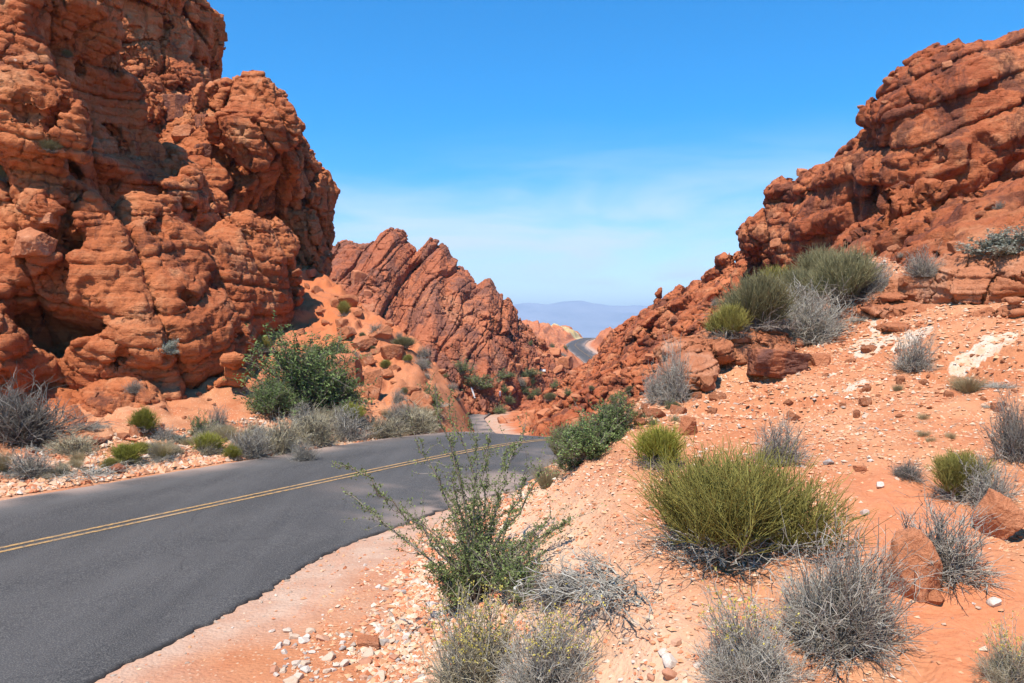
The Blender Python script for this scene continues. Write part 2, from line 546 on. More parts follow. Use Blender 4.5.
RED = (.62, .205, .076); RED_DK = (.44, .120, .044); RED_PALE = (.68, .315, .15); VARN = (.105, .042, .030)
def make_materials():
    M = {}
    M['cliff'] = rock_material('red_sandstone', RED, RED_DK, RED_PALE, VARN, 1.0, (.15, .12, 0), (.55, .66), white=True)
    M['hill'] = rock_material('red_hill_sandstone', (.57, .178, .068), (.40, .105, .041), (.63, .27, .125), VARN, .8, (.1, -.35, 0), (.49, .60))
    M['ridge'] = rock_material('banded_ridge_sandstone', (.57, .190, .086), (.43, .128, .058), (.62, .275, .14), (.22, .10, .07), .4, (0, 1.0, 0), (.46, .57), lam=.25, varn_scale=.35)
    M['boulder'] = rock_material('boulder_sandstone', (.53, .21, .10), (.42, .14, .06), (.61, .31, .18), VARN, 2.5, (.2, .3, 0), (.60, .7), lam=.08, lines_up=.08, bed=2.0)
    M['boulder_pale'] = rock_material('pale_boulder_sandstone', (.60, .26, .13), (.50, .18, .08), (.64, .34, .20), (.30, .12, .07), 3.0, (.2, .3, 0), (.62, .72), lam=.08, lines_up=.08, bed=2.0)
    M['slab'] = rock_material('varnished_boulder', (.42, .15, .07), (.26, .085, .045), (.52, .23, .12), (.10, .048, .04), 2.5, (.2, .3, 0), (.45, .56), lam=.05, lines_up=.03, bed=1.5)
    k = NodeBook('stone_pale')
    r = k.n('ShaderNodeObjectInfo').outputs['Random']
    cr = k.n('ShaderNodeValToRGB')
    k.put(cr.inputs[0], r)
    el = cr.color_ramp.elements
    cols = [(0, (.54, .40, .28)), (.2, (.60, .52, .43)), (.38, (.36, .32, .28)), (.5, (.56, .30, .18)), (.62, (.64, .55, .45)), (.78, (.45, .20, .11)), (.9, (.58, .47, .36))]
    el[0].position, el[0].color = 0, (*cols[0][1], 1)
    el[1].position, el[1].color = cols[1][0], (*cols[1][1], 1)
    for pos, c in cols[2:]:
        e = el.new(pos); e.color = (*c, 1)
    cr.color_ramp.interpolation = 'CONSTANT'
    c = k.mix(k.ramp(k.noise(9, 5, .6), .4, .7, 0, .5), cr.outputs[0], (.50, .27, .17))
    M['stone'] = k.done(c, k.bump(k.noise(18, 5, .6), .4, .02), .85, .25)
    k = NodeBook('gravel_chips')
    r = k.attr('tint')
    cr = k.n('ShaderNodeValToRGB'); k.put(cr.inputs[0], r)
    el = cr.color_ramp.elements
    el[0].position, el[0].color = 0, (.58, .25, .12, 1)
    el[1].position, el[1].color = .28, (.64, .33, .17, 1)
    for pos, c in [(.55, (.62, .40, .25)), (.70, (.52, .18, .08)), (.84, (.62, .46, .32)), (.93, (.36, .28, .21)), (.96, (.64, .53, .41))]:
        e = el.new(pos); e.color = (*c, 1)
    cr.color_ramp.interpolation = 'CONSTANT'
    M['gravel'] = k.done(k.mix(k.ramp(k.noise(25, 3), .4, .7, 0, .3), cr.outputs[0], (.5, .25, .15)), None, .9, .2)
    # ground
    k = NodeBook('desert_ground')
    nz = k.noise(.7, 6, .6, dist=.3)
    fine = k.noise(11, 8, .7)
    c = k.mix(k.ramp(nz, .35, .68), (.47, .180, .079), (.53, .250, .125))
    c = k.mix(k.ramp(k.noise(1.1, 7, .72), .47, .66, 0, .8), c, (.43, .140, .058))
    speck = k.voro(26, 'F1', 'Color')
    sp = k.n('ShaderNodeSeparateColor'); k.put(sp.inputs[0], speck)
    chip = k.math('MULTIPLY', k.ramp(sp.outputs[0], .72, .76), k.ramp(k.voro(26), .35, .28))
    c = k.mix(k.math('MULTIPLY', chip, .7), c, (.70, .47, .30))
    chip2 = k.math('MULTIPLY', k.ramp(sp.outputs[1], .80, .83), k.ramp(k.voro(26), .32, .25))
    c = k.mix(k.math('MULTIPLY', chip2, .6), c, (.36, .14, .08))
    farc = k.mix(k.ramp(k.noise(.35, 6, .65), .4, .65), (.50, .155, .060), (.57, .225, .105))
    farc = k.mix(k.ramp(k.noise(.7, 7, .72), .50, .64, 0, .75), farc, (.26, .085, .045))
    c = k.mix(k.attr('far'), c, farc)
    c = k.mix(k.attr('pale'), c, k.mix(k.ramp(nz, .4, .6), (.64, .38, .23), (.64, .44, .29)))
    sandc = k.mix(k.ramp(k.noise(1.6, 6, .65), .35, .7), (.47, .265, .17), (.52, .350, .245))
    sandc = k.mix(k.math('MULTIPLY', k.ramp(k.voro(60, 'F1'), .3, .2), k.ramp(k.noise(3, 4), .5, .6)), sandc, (.60, .46, .34))
    streak = k.noise(1.0, 4, .6, k.rot((0, 0, -.555), (4.5, .35, 1)))
    sandc = k.mix(k.ramp(streak, .5, .72, 0, .5), sandc, (.54, .25, .145))
    c = k.mix(k.attr('sand'), c, sandc)
    c = k.mix(k.attr('trail'), c, k.mix(k.ramp(fine, .3, .7), (.53, .185, .080), (.57, .22, .105)))
    c = k.mix(k.ramp(k.math('ADD', k.attr('white'), k.math('MULTIPLY', k.math('SUBTRACT', k.noise(7, 6, .75), .5), 1.6)), .45, .75), c, k.mix(k.ramp(k.noise(6, 5, .7), .4, .65), (.60, .47, .35), (.57, .35, .21)))
    yc = k.mix(k.ramp(k.noise(.15, 5), .4, .6), (.52, .36, .15), (.56, .42, .22))
    c = k.mix(k.attr('yellow'), c, yc)
    n = k.bump(fine, .5, .05)
    n = k.bump(k.voro(26, 'F1'), .35, -.03, n)
    n = k.bump(k.noise(45, 4, .6), .4, .012, n)
    M['ground'] = k.done(c, n, .95, .12)
    # asphalt
    k = NodeBook('asphalt')
    u = k.attr('across')
    a = k.mix(k.ramp(k.noise(.5, 5, .6, k.rot((0, 0, -.555), (2.5, .25, 1))), .35, .7), (.034, .032, .030), (.068, .063, .058))
    agg = k.noise(70, 3, .75)
    a = k.mix(k.ramp(agg, .45, .64, 0, .9), a, (.16, .145, .125))
    a = k.mix(k.math('MULTIPLY', k.attr('worn'), k.ramp(k.noise(30, 4, .7), .3, .7, .5, 1)), a, (.15, .135, .118))
    a = k.mix(k.math('MULTIPLY', k.ramp(k.noise(5, 6, .75), .55, .75), .5), a, (.035, .032, .030))
    crk = k.math('MULTIPLY', k.ramp(k.voro(.55, 'DISTANCE_TO_EDGE', vec=k.n('ShaderNodeVectorMath', operation='ADD').outputs[0] if False else k.warp(.35, 1.3)), .008, .002), k.ramp(k.noise(.6, 3), .44, .56))
    a = k.mix(k.math('MULTIPLY', crk, .28), a, (.018, .016, .015))
    a = k.mix(k.attr('dust'), a, (.46, .32, .24))
    a = k.mix(k.attr('edge'), a, (.030, .027, .025))  # dark rim: shadow of the broken pavement edge painted into the asphalt
    M['asphalt'] = k.done(a, k.bump(agg, .6, .012, k.bump(k.noise(9, 4), .2, .02)), .82, .3)
    k = NodeBook('road_paint')
    w = k.noise(14, 6, .75)
    c = k.mix(k.ramp(w, .38, .64, 0, .92), (.48, .27, .085), (.12, .105, .09))
    c = k.mix(k.ramp(k.noise(1.2, 3), .55, .7, 0, .5), c, (.40, .28, .17))
    M['paint'] = k.done(c, None, .8, .3)
    k = NodeBook('white_post'); M['white'] = k.done((.75, .74, .72), None, .6, .4)
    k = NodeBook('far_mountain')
    M['mountain'] = k.done(k.mix(k.ramp(k.noise(.0012, 6, .65), .4, .6), (.24, .25, .29), (.34, .34, .38)), None, 1, 0)  # blue of the distant haze partly mixed into the rock colour
    # plants
    def plant(name, c0, c1, tip=None, trans=.15, rough=.75):
        k = NodeBook(name)
        c = k.mix(k.attr('tint'), c0, c1)
        rv = k.n('ShaderNodeObjectInfo').outputs['Random']
        hs = k.n('ShaderNodeHueSaturation')
        k.put(hs.inputs['Color'], c)
        k.put(hs.inputs['Value'], k.ramp(rv, 0, 1, .85, 1.15))
        c = hs.outputs[0]
        k.done(c, None, rough, .2)
        if trans:
            tr = k.n('ShaderNodeBsdfTranslucent'); k.put(tr.inputs[0], c)
            ms = k.n('ShaderNodeMixShader'); ms.inputs[0].default_value = trans
            k.t.links.new(k.b.outputs[0], ms.inputs[1]); k.t.links.new(tr.outputs[0], ms.inputs[2])
            k.t.links.new(ms.outputs[0], k.out.inputs[0])
        return k.m
    M['twig_grey'] = plant('grey_twigs', (.24, .21, .165), (.50, .455, .365), trans=0)
    M['twig_dark'] = plant('dark_grey_twigs', (.12, .103, .08), (.30, .265, .22), trans=0)
    M['twig_pale'] = plant('pale_straw_twigs', (.36, .30, .18), (.58, .50, .33), trans=.1)
    M['bark'] = plant('grey_bark', (.13, .10, .075), (.30, .25, .20), trans=0)
    M['straw'] = plant('straw_grass', (.36, .27, .13), (.52, .42, .24), trans=.2)
    M['olive'] = plant('olive_green_stems', (.15, .135, .035), (.46, .40, .10), trans=.2)
    M['olive_dull'] = plant('dull_olive_stems', (.14, .135, .06), (.34, .30, .15), trans=.2)
    M['lime'] = plant('yellow_green_stems', (.17, .18, .025), (.42, .39, .07), trans=.25)
    M['leaf'] = plant('green_leaves', (.09, .125, .038), (.28, .33, .11), trans=.25)
    M['leaf_grey'] = plant('grey_green_leaves', (.20, .21, .155), (.40, .40, .31), trans=.15)
    M['leaf_dark'] = plant('dark_green_leaves', (.08, .12, .035), (.24, .31, .10), trans=.25)
    M['flower'] = plant('dry_yellow_flowers', (.42, .33, .05), (.58, .48, .12), trans=.2)
    return M
# ------------------------------------------------------------------ rock masses
def left_cliff_sdf():
    # (pixel x, pixel y, depth, radii) of the lobes the wall is made of
    lobes = [(0, 90, 27, 4.7, 5, 5.6), (45, 150, 25, 2.9, 3.4, 2.0), (155, 330, 26.3, 3.0, 4.2, 4.5), (50, 330, 24.8, 3.2, 3.5, 4.2),
             (-60, 400, 22, 3.0, 3.5, 3.4), (105, 215, 29, 3.7, 4, 3.2), (250, 185, 39.5, 3.3, 5, 4.7), (162, 60, 42, 1.7, 5, 7.5), (150, 150, 41, 3.4, 5, 4.8),
             (190, 275, 36, 4.4, 5, 5.6), (-60, 150, 45, 12.5, 14, 15), (215, 415, 23.6, 1.2, 1.6, 2.0),
             (20, 210, 24.5, 1.9, 2.4, 1.1), (75, 235, 24.5, 2.2, 2.6, 1.3), (-150, 250, 26, 6, 6, 12), (306, 228, 41, 1.0, 3, 4.0),
             (90, 420, 22.6, 3.4, 2.0, 1.1), (245, 290, 30, 1.9, 3.4, 3.4), (256, 138, 35.2, 2.0, 2.2, 1.5), (180, 20, 43, .8, 4, 5)]
    L = [(P(a, b, d), (rx, ry, rz)) for a, b, d, rx, ry, rz in lobes]
    caves = [(P(72, 322, 22.8), (1.35, 1.8, .55)), (P(207, 396, 22.8), (.72, 1.4, .95)), (P(280, 216, 35.2), (2.5, 3.4, 2.7)),
             (P(150, 372, 22.0), (.9, 1.0, .35)), (P(42, 178, 21.6), (.5, .9, .4)), (P(92, 200, 22.4), (1.4, 1.2, .5)),
             (P(30, 395, 20.5), (.4, .9, .9)), (P(70, 38, 24.3), (1.0, 1.8, .9)), (np.array([-12.5, 26.3, 11.0]), (2.1, 3.4, 2.5)), (P(105, 175, 25.5), (1.0, 2.2, .8)), (P(60, 245, 21.8), (1.2, 1.0, .28)), (P(236, 140, 35.4), (.8, 1.5, 1.6))]
    nl = np.array([.16, -.30, .94]); nl /= np.linalg.norm(nl)
    def f(p, lev):
        w = np.stack([fbm(p, .16, 3, 3.3), fbm(p, .16, 3, 17.7), fbm(p, .16, 3, 29.1)], 1)
        q = p + w * F(1.5)
        d = None
        for c, r in L:
            e = ell(q, c, r)
            d = e if d is None else smin(d, e, .35)
        for c, r in caves:
            d = -smin(-d, ell(q, c, r), .35)
        hgt = p[:, 2]
        back = sstep(30, 36, p[:, 1])
        # bedding on the smooth front lobes, jointed blocks further up and back
        d = d - strata(p, nl, .95, .42, .22, 1.6 * fbm(p, .09, 2, 40.), 11) * (1 - .55 * back)
        if lev: d = d - strata(p, nl, .28, .15, .13, 1.6 * fbm(p, .09, 2, 40.), 12)
        b, e, c = voronoi((q * np.array([1, .8, .75], F)) / F(2.1), 5)
        d = d - ((c - .5) * .8 - .75 * (1 - sstep(0, .10, e))) * (.12 + .88 * back)
        b, e, c = voronoi((q * np.array([1, 1, 1.25], F)) / F(.85), 6)
        blk = (.12 + .88 * sstep(0, .25, fbm(p, .2, 2, 77.))) * (.35 + .65 * back)
        d = d - ((c - .5) * .30 - .34 * (1 - sstep(0, .13, e))) * blk
        n = fbm(p, .55, 4 if lev else 2, 8.8)
        d = d - .26 * n
        jn = np.array([.80, .55, .22]); jm = np.array([.35, -.9, .25])
        wj = 1.2 * fbm(p, .12, 3, 90.)
        d = d - strata(p, jn, 2.7, .30, .45, wj, 71) - strata(p, jm, 3.6, .25, .30, wj, 72)
        pit = fbm(p, .75, 2, 61.)
        d = d + 1.6 * sstep(.25, .5, pit)
        if lev == 2: d = d - .13 * ridged(p, 2.4, 4, 14.)
        return d.astype(F)
    return f

def right_hill_sdf():
    slots = [(np.array([11.1, 24.8, 6.4]), (.55, 1.8, 1.25)), (P(905, 195, 32.5), (1.5, 2.0, .8)), (P(850, 150, 37), (.5, 2, 1.0)), (P(925, 205, 30), (1.2, 2, .6)), (P(955, 160, 30), (1.2, 1.5, .5)),
             (P(820, 240, 45), (1.0, 2.5, .8))]
    lumps = [(P(908, 195, 38), (2.4, 5, 4.8)), (P(838, 178, 43), (1.5, 4, 2.0)), (P(818, 222, 45), (2.0, 5, 2.3)), (P(776, 248, 52), (1.8, 4, 1.5)), (P(797, 222, 47), (1.9, 5, 2.0)), (P(965, 150, 38), (4.2, 5, 4.8)), (P(1045, 135, 38), (4.2, 5, 4.8)), (P(925, 240, 25), (1.6, 3.5, 1.4)),
             (P(842, 255, 33), (2.2, 3.0, 2.4)), (P(690, 312, 78), (3, 6, 2.0))]
    nl = np.array([-.40, -.15, .9]); nl /= np.linalg.norm(nl)
    def f(p, lev):
        x, y = p[:, 0].astype(float), p[:, 1].astype(float)
        m = hill_mask(x, y)
        H = land(x, y) - 1.5 + m * 1.45
        rough = (m * sstep(.5, 5, x - bank_foot(y))).astype(F)
        d = ((p[:, 2] - H) * .74).astype(F)
        w = np.stack([fbm(p, .12, 3, 5.), fbm(p, .12, 3, 15.), fbm(p, .12, 3, 25.)], 1)
        q = p + w * F(1.6)
        for c, r in lumps: d = smin(d, ell(q, c, r), .8)
        for c, r in slots: d = -smin(-d, ell(q, c, r), .3)
        d = d - 1.0 * rough * fbm(p, .13, 3, 2.2)
        d = d - strata(p, nl, 1.3, .5, .35, 2.2 * fbm(p, .07, 2, 4.), 31) * rough
        if lev: d = d - strata(p, nl, .36, .12, .08, 2.2 * fbm(p, .07, 2, 4.), 32) * rough
        sz = (1.7 + y / 60).astype(F)
        blk = .15 + .85 * sstep(-.05, .2, fbm(p, .11, 2, 87.))
        blk = np.maximum(blk, sstep(42, 52, y)).astype(F)
        b, e, c = voronoi(q / sz[:, None], 38)
        d = d - ((c - .45) * .95 - .8 * (1 - sstep(0, .13, e))) * (.25 * m + .75 * rough) * blk
        b, e, c = voronoi(q / (sz[:, None] * F(.42)), 34)
        d = d - ((c - .5) * .36 - .32 * (1 - sstep(0, .15, e))) * m * blk
        d = d - .4 * m * fbm(p, .6, 4 if lev else 2, 6.)
        if lev == 2: d = d - .14 * m * ridged(p, 1.8, 4, 14.)
        d = d + 1.0 * sstep(.2, .5, fbm(p, .45, 2, 66.)) * rough
        return d.astype(F)
    return f

def ridge_sdf():
    px = [200, 335, 352, 368, 376, 386, 398, 406, 416, 424, 432, 445, 452, 462, 474, 482, 491, 497, 508, 514, 521, 533, 548, 562, 578, 600]
    py = [262, 240, 240, 246, 242, 231, 230, 240, 254, 248, 237, 241, 256, 262, 279, 284, 283, 294, 301, 310, 324, 333, 346, 360, 376, 395]
    D = 100.0
    cx = [(a - 512) / FPX * D for a in px]
    cz = [CAMZ + (HORIZ - b) / FPX * D for b in py]
    nl = np.array([.84, .12, -.50]); nl /= np.linalg.norm(nl)
    def f(p, lev):
        x, y, z = p[:, 0], p[:, 1], p[:, 2]
        q = p + np.stack([fbm(p, .1, 3, 1.), fbm(p, .1, 3, 11.), fbm(p, .1, 3, 21.)], 1) * F(1.2)
        yl = D + 1.5 * np.sin(x * .4) + 3 * fbm(p * np.array([1, 0, 0], F), .06, 2, 3.)
        crest = np.interp(x, cx, cz)
        fr = np.maximum(yl - y, 0)
        bk = np.maximum(y - yl - 3, 0)
        H = crest - .30 * fr - .55 * np.maximum(fr - 4, 0) - .0 * fr - .8 * bk
        H = np.maximum(H, -4.6 - .35 * np.maximum(fr - 16, 0) + .18 * np.maximum(-x - 2, 0))
        d = ((z - H) * .66).astype(F)
        d = d - strata(p, nl, 3.4, .5, .8, 3.0 * fbm(p, .08, 2, 2.), 51) * (.4 + .6 * sstep(-1, 4, z))
        d = d - strata(p, nl, .8, .30, .22, 1.3 * fbm(p, .08, 2, 2.), 52)
        b, e, c = voronoi(q / F(2.6), 53)
        low = (.45 + .75 * sstep(-.05, .2, fbm(p, .09, 2, 71.))) * (1 - .3 * sstep(0, 6, z))
        d = d - ((c - .5) * .8 - .45 * (1 - sstep(0, .12, e))) * low
        b, e, c = voronoi(q / F(1.1), 54)
        d = d - ((c - .5) * .45 - .25 * (1 - sstep(0, .15, e))) * low
        d = d - .5 * fbm(p, .3, 4, 9.)
        return d.astype(F)
    return f

# ------------------------------------------------------------------ road
def ribbon(ys, us, zoff, crown=0.0, jit=None):
    """points across the road at offsets us for every y in ys"""
    xr, zr = road_x(ys), road_z(ys)
    dx = (road_x(ys + .1) - road_x(ys - .1)) / .2
    nrm = np.sqrt(1 + dx * dx)
    nx, ny = 1 / nrm, -dx / nrm
    U = np.broadcast_to(us, (len(ys), us.shape[-1])).copy()
    if jit is not None: U = U + jit
    X = xr[:, None] + U * nx[:, None]
    Y = ys[:, None] + U * ny[:, None]
    Z = zr[:, None] + zoff - crown * np.clip(U / 3.4, -1, 1) ** 2
    return np.stack([X, Y, Z], -1), U

def grid_quads(n, m):
    i = np.arange(n * m).reshape(n, m)
    return np.stack([i[:-1, :-1], i[:-1, 1:], i[1:, 1:], i[1:, :-1]], -1).reshape(-1, 4)

def build_road(M):
    ys = np.concatenate([np.arange(-14, 3, .5), np.arange(3, 24, .04), np.arange(24, 60, .4), np.arange(60, 440, 1.5)])
    us = np.array([-3.52, -3.50, -3.42, -3.2, -2.6, -1.8, -1.2, -.6, 0, .6, 1.2, 1.8, 2.4, 2.9, 3.2, 3.36, 3.46, 3.52, 3.53, 3.54])[None]
    p1 = np.stack([ys, 0 * ys, 0 * ys], 1).astype(F)
    big = .14 * fbm(p1, .45, 2, 3.) + road_flare(ys - 2.0)
    rag = big + .05 * fbm(p1, 1.8, 2, 5.) + .045 * ridged(p1, 4.5, 3, 9.) + .05 * fbm(p1, 13., 2, 9.)
    for st, am, sd in ((.31, .025, 3), (.13, .035, 4), (.06, .03, 5)):
        rag = rag + (hash1(np.floor(ys / st + .3 * fbm(p1, 2., 2, 3.)).astype(np.int32), sd) - .5) * am * 2 * sstep(-.1, .2, fbm(p1, .5, 2, 33.) + .05)
    rag *= 1 - sstep(24, 30, ys)
    left = (.07 * fbm(p1, .6, 2, 13.) + .05 * fbm(p1, 5, 2, 15.)) * (1 - sstep(24, 30, ys))
    wR = sstep(2.4, 3.46, us)
    wL = sstep(-2.6, -3.42, us) if False else sstep(2.6, 3.42, -us)
    jit = rag[:, None] * wR + left[:, None] * wL
    V, U = ribbon(ys, us, .0, .03, jit)
    pv = V.reshape(-1, 3).astype(F)
    Z = V[..., 2]
    Z += .008 * fbm(pv, 2.5, 3, 6.).reshape(Z.shape)
    Z[:, 0] -= .12; Z[:, 1] -= .015
    Z[:, -3] -= .003; Z[:, -2] -= .03; Z[:, -1] -= .16
    Z[:, 15:18] -= np.abs(.018 * fbm(pv, 9, 3, 22.).reshape(Z.shape)[:, 15:18])
    far = np.clip(ys / 25, 1, 5)
    off = np.abs(U)
    edge = sstep(3.45, 3.50, U - rag[:, None] * wR) * .9 * sstep(-.25, .25, fbm(p1, 2.5, 3, 44.))[:, None]
    nz = fbm(pv, .8, 4, 2.).reshape(U.shape)
    Yw = V[..., 1]
    dust = sstep(2.0, 3.4, U + 1.3 * nz) * sstep(.02, .3, nz + .25) * sstep(11, 13, Yw) * .7 * (1 - edge)
    dust = np.maximum(dust, sstep(.15, .45, fbm(pv * np.array([.5, .35, 1], F), 1.0, 4, 8.).reshape(U.shape)) * sstep(.3, 1.2, U) * sstep(13, 15, Yw) * .5)
    dust = np.maximum(dust, sstep(2.9, 3.6, -U + .6 * nz) * .7)
    worn = .9 * np.exp(-((U + 2.6) / .35) ** 2) + .45 * np.exp(-((U - 1.0) / .4) ** 2) + .45 * np.exp(-((U - 2.6) / .4) ** 2) + .4 * np.exp(-((U + 1.0) / .35) ** 2)
    worn = worn * (.6 + .8 * nz)
    o = link_mesh('road', V.reshape(-1, 3), grid_quads(*V.shape[:2]), M['asphalt'],
                  attrs={'across': U.ravel(), 'edge': edge.ravel(), 'dust': np.clip(dust, 0, 1).ravel(), 'worn': np.clip(worn, 0, 1).ravel()})
    tag(o, 'grey two lane asphalt road with broken edge', None, None, 'structure')
    V2, Q2 = [], []
    ys2 = np.concatenate([np.arange(-14, 30, .1), np.arange(30, 440, 1.5)])
    for c in (-.10, .10):
        V3, _ = ribbon(ys2, np.array([[c - .042, c + .042]]), .0, .03)
        V3[..., 2] += np.clip(ys2 / 25, .5, 5)[:, None] * .011
        Q2.append(grid_quads(len(ys2), 2) + sum(len(v) for v in V2))
        V2.append(V3.reshape(-1, 3))
    o = link_mesh('road_marking', np.concatenate(V2), np.concatenate(Q2), M['paint'])
    tag(o, 'double yellow centre line painted on the road', None, None, 'structure')

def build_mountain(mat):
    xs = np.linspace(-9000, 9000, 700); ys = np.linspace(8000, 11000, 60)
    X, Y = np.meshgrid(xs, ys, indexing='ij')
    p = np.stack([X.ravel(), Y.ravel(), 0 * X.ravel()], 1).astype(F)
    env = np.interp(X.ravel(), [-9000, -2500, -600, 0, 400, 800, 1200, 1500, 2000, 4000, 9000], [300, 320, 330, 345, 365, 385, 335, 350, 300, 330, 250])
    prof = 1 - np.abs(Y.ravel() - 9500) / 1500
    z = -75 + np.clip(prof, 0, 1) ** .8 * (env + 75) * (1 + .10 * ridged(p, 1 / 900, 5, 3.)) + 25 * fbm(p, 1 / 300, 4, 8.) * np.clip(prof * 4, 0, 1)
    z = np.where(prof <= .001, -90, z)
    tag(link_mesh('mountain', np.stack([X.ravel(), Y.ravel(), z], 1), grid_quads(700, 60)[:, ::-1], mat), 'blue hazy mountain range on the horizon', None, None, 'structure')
# ------------------------------------------------------------------ plants
def unit(v):
    return v / (np.linalg.norm(v, axis=-1, keepdims=True) + 1e-9)

def tubes(pts, rad, r, sides=3, tint=None):
    n, k, _ = pts.shape
    t = unit(pts[:, -1] - pts[:, 0])
    a = unit(np.cross(t, unit(r.normal(size=(n, 3)))))
    b = np.cross(t, a)
    ang = np.arange(sides) / sides * 2 * math.pi
    ring = np.cos(ang)[None, :, None] * a[:, None] + np.sin(ang)[None, :, None] * b[:, None]
    V = pts[:, :, None] + ring[:, None] * rad[:, :, None, None]
    base = (np.arange(n) * k * sides)[:, None, None]
    i = np.arange(k - 1)[None, :, None] * sides
    s = np.arange(sides)[None, None, :]
    s2 = (s + 1) % sides
    Q = np.stack([base + i + s, base + i + s2, base + i + sides + s2, base + i + sides + s], -1).reshape(-1, 4)
    tt = np.repeat(r.random(n) if tint is None else tint, k * sides)
    return V.reshape(-1, 3), Q, tt

def arcs(base, dirs, length, k, bend, r, wob=.03):
    t = np.linspace(0, 1, k)[None, :, None]
    p = base[:, None] + (dirs * length[:, None])[:, None] * t + (bend * length[:, None])[:, None] * t * t
    w = r.normal(size=p.shape) * (wob * length)[:, None, None]
    w[:, 0] = 0
    return p + w

def along(pts, i, t):
    """points at fraction t of the polylines i"""
    k = pts.shape[1]
    a = t * (k - 1)
    j = np.minimum(a.astype(int), k - 2)
    f = (a - j)[:, None]
    p0, p1 = pts[i, j], pts[i, j + 1]
    return p0 * (1 - f) + p1 * f, unit(p1 - p0)

def leaves(pos, size, r, up=.2, tint=None, slim=.45):
    n = len(pos)
    d = unit(r.normal(size=(n, 3)) + np.array([0, 0, up]))
    s = unit(np.cross(d, r.normal(size=(n, 3))))
    L = size[:, None]
    V = np.stack([pos, pos + d * L * .5 + s * L * slim * .5, pos + d * L, pos + d * L * .5 - s * L * slim * .5], 1)
    Q = np.arange(4 * n).reshape(n, 4)
    return V.reshape(-1, 3), Q, np.repeat(r.random(n) if tint is None else tint, 4)

def join(*parts):
    V, Q, T, o = [], [], [], 0
    for v, q, t in parts:
        V.append(v); Q.append(q + o); T.append(t); o += len(v)
    return np.concatenate(V), np.concatenate(Q), np.concatenate(T)

def dome_dirs(n, r, lo=-.05, hi=1.0):
    th = r.random(n) * 2 * math.pi
    z = lo + (hi - lo) * r.random(n)
    s = np.sqrt(np.maximum(1 - z * z, 0))
    return np.stack([np.cos(th) * s, np.sin(th) * s, z], 1)

# every maker returns {part: (verts, quads, tint)} for a plant about 1 wide (radius .5) and 1 high
def lobed(d, r, amt=.25):
    """uneven crown: how far the plant reaches in each direction"""
    c = unit(r.normal(size=(7, 3)) + np.array([0, 0, .4]))
    g = 1 + 2.2 * r.random(7)
    return 1 - amt + amt * 1.5 * np.max(np.maximum(d @ c.T, 0) ** (4 * g), axis=1)

def make_brush(seed, n=260, tw=7, thin=.0042, droop=.0, clump=1.0, flowers=0):
    r = np.random.default_rng(seed)
    d = dome_dirs(n, r, .02)
    base = np.stack([r.normal(size=n) * .10 * clump, r.normal(size=n) * .10 * clump, np.zeros(n)], 1)
    reach = lobed(d, r, .5) * (.75 + .25 * r.random(n))
    L = reach * np.sqrt((d[:, 0] ** 2 + d[:, 1] ** 2) * .25 + d[:, 2] ** 2 * .9)
    dd = unit(d * np.array([.5, .5, 1]))
    bend = np.stack([r.normal(size=n) * .12, r.normal(size=n) * .12, r.normal(size=n) * .08 + .05 - droop], 1)
    s = arcs(base, dd, L, 6, bend, r, .025)
    rs = thin * 1.7 * (1 - .65 * np.linspace(0, 1, 6))[None] * (.7 + .6 * r.random(n))[:, None]
    main = tubes(s, rs, r, 4)
    m = n * tw
    i = r.integers(0, n, m)
    p, t = along(s, i, .25 + .75 * r.random(m) ** .7)
    td = unit(t + r.normal(size=(m, 3)) * .55 + np.array([0, 0, .12]))
    Lt = .07 + .17 * r.random(m)
    tp = arcs(p, td, Lt, 4, r.normal(size=(m, 3)) * .2, r, .05)
    rt = thin * (1 - .6 * np.linspace(0, 1, 4))[None] * (.6 + .6 * r.random(m))[:, None]
    twig = tubes(tp, rt, r, 3)
    out = {'branch': main, 'twig': twig}
    if flowers:
        i = r.integers(0, m, flowers)
        i = i[p[i, 2] > .45 * p[:, 2].max()]
        q, _ = along(tp, i, .6 + .4 * r.random(len(i)))
        out['blossoms'] = leaves(np.repeat(q, 3, 0) + r.normal(size=(len(q) * 3, 3)) * .006, .016 + .014 * r.random(len(q) * 3), r, .6, None, .6)
    return out

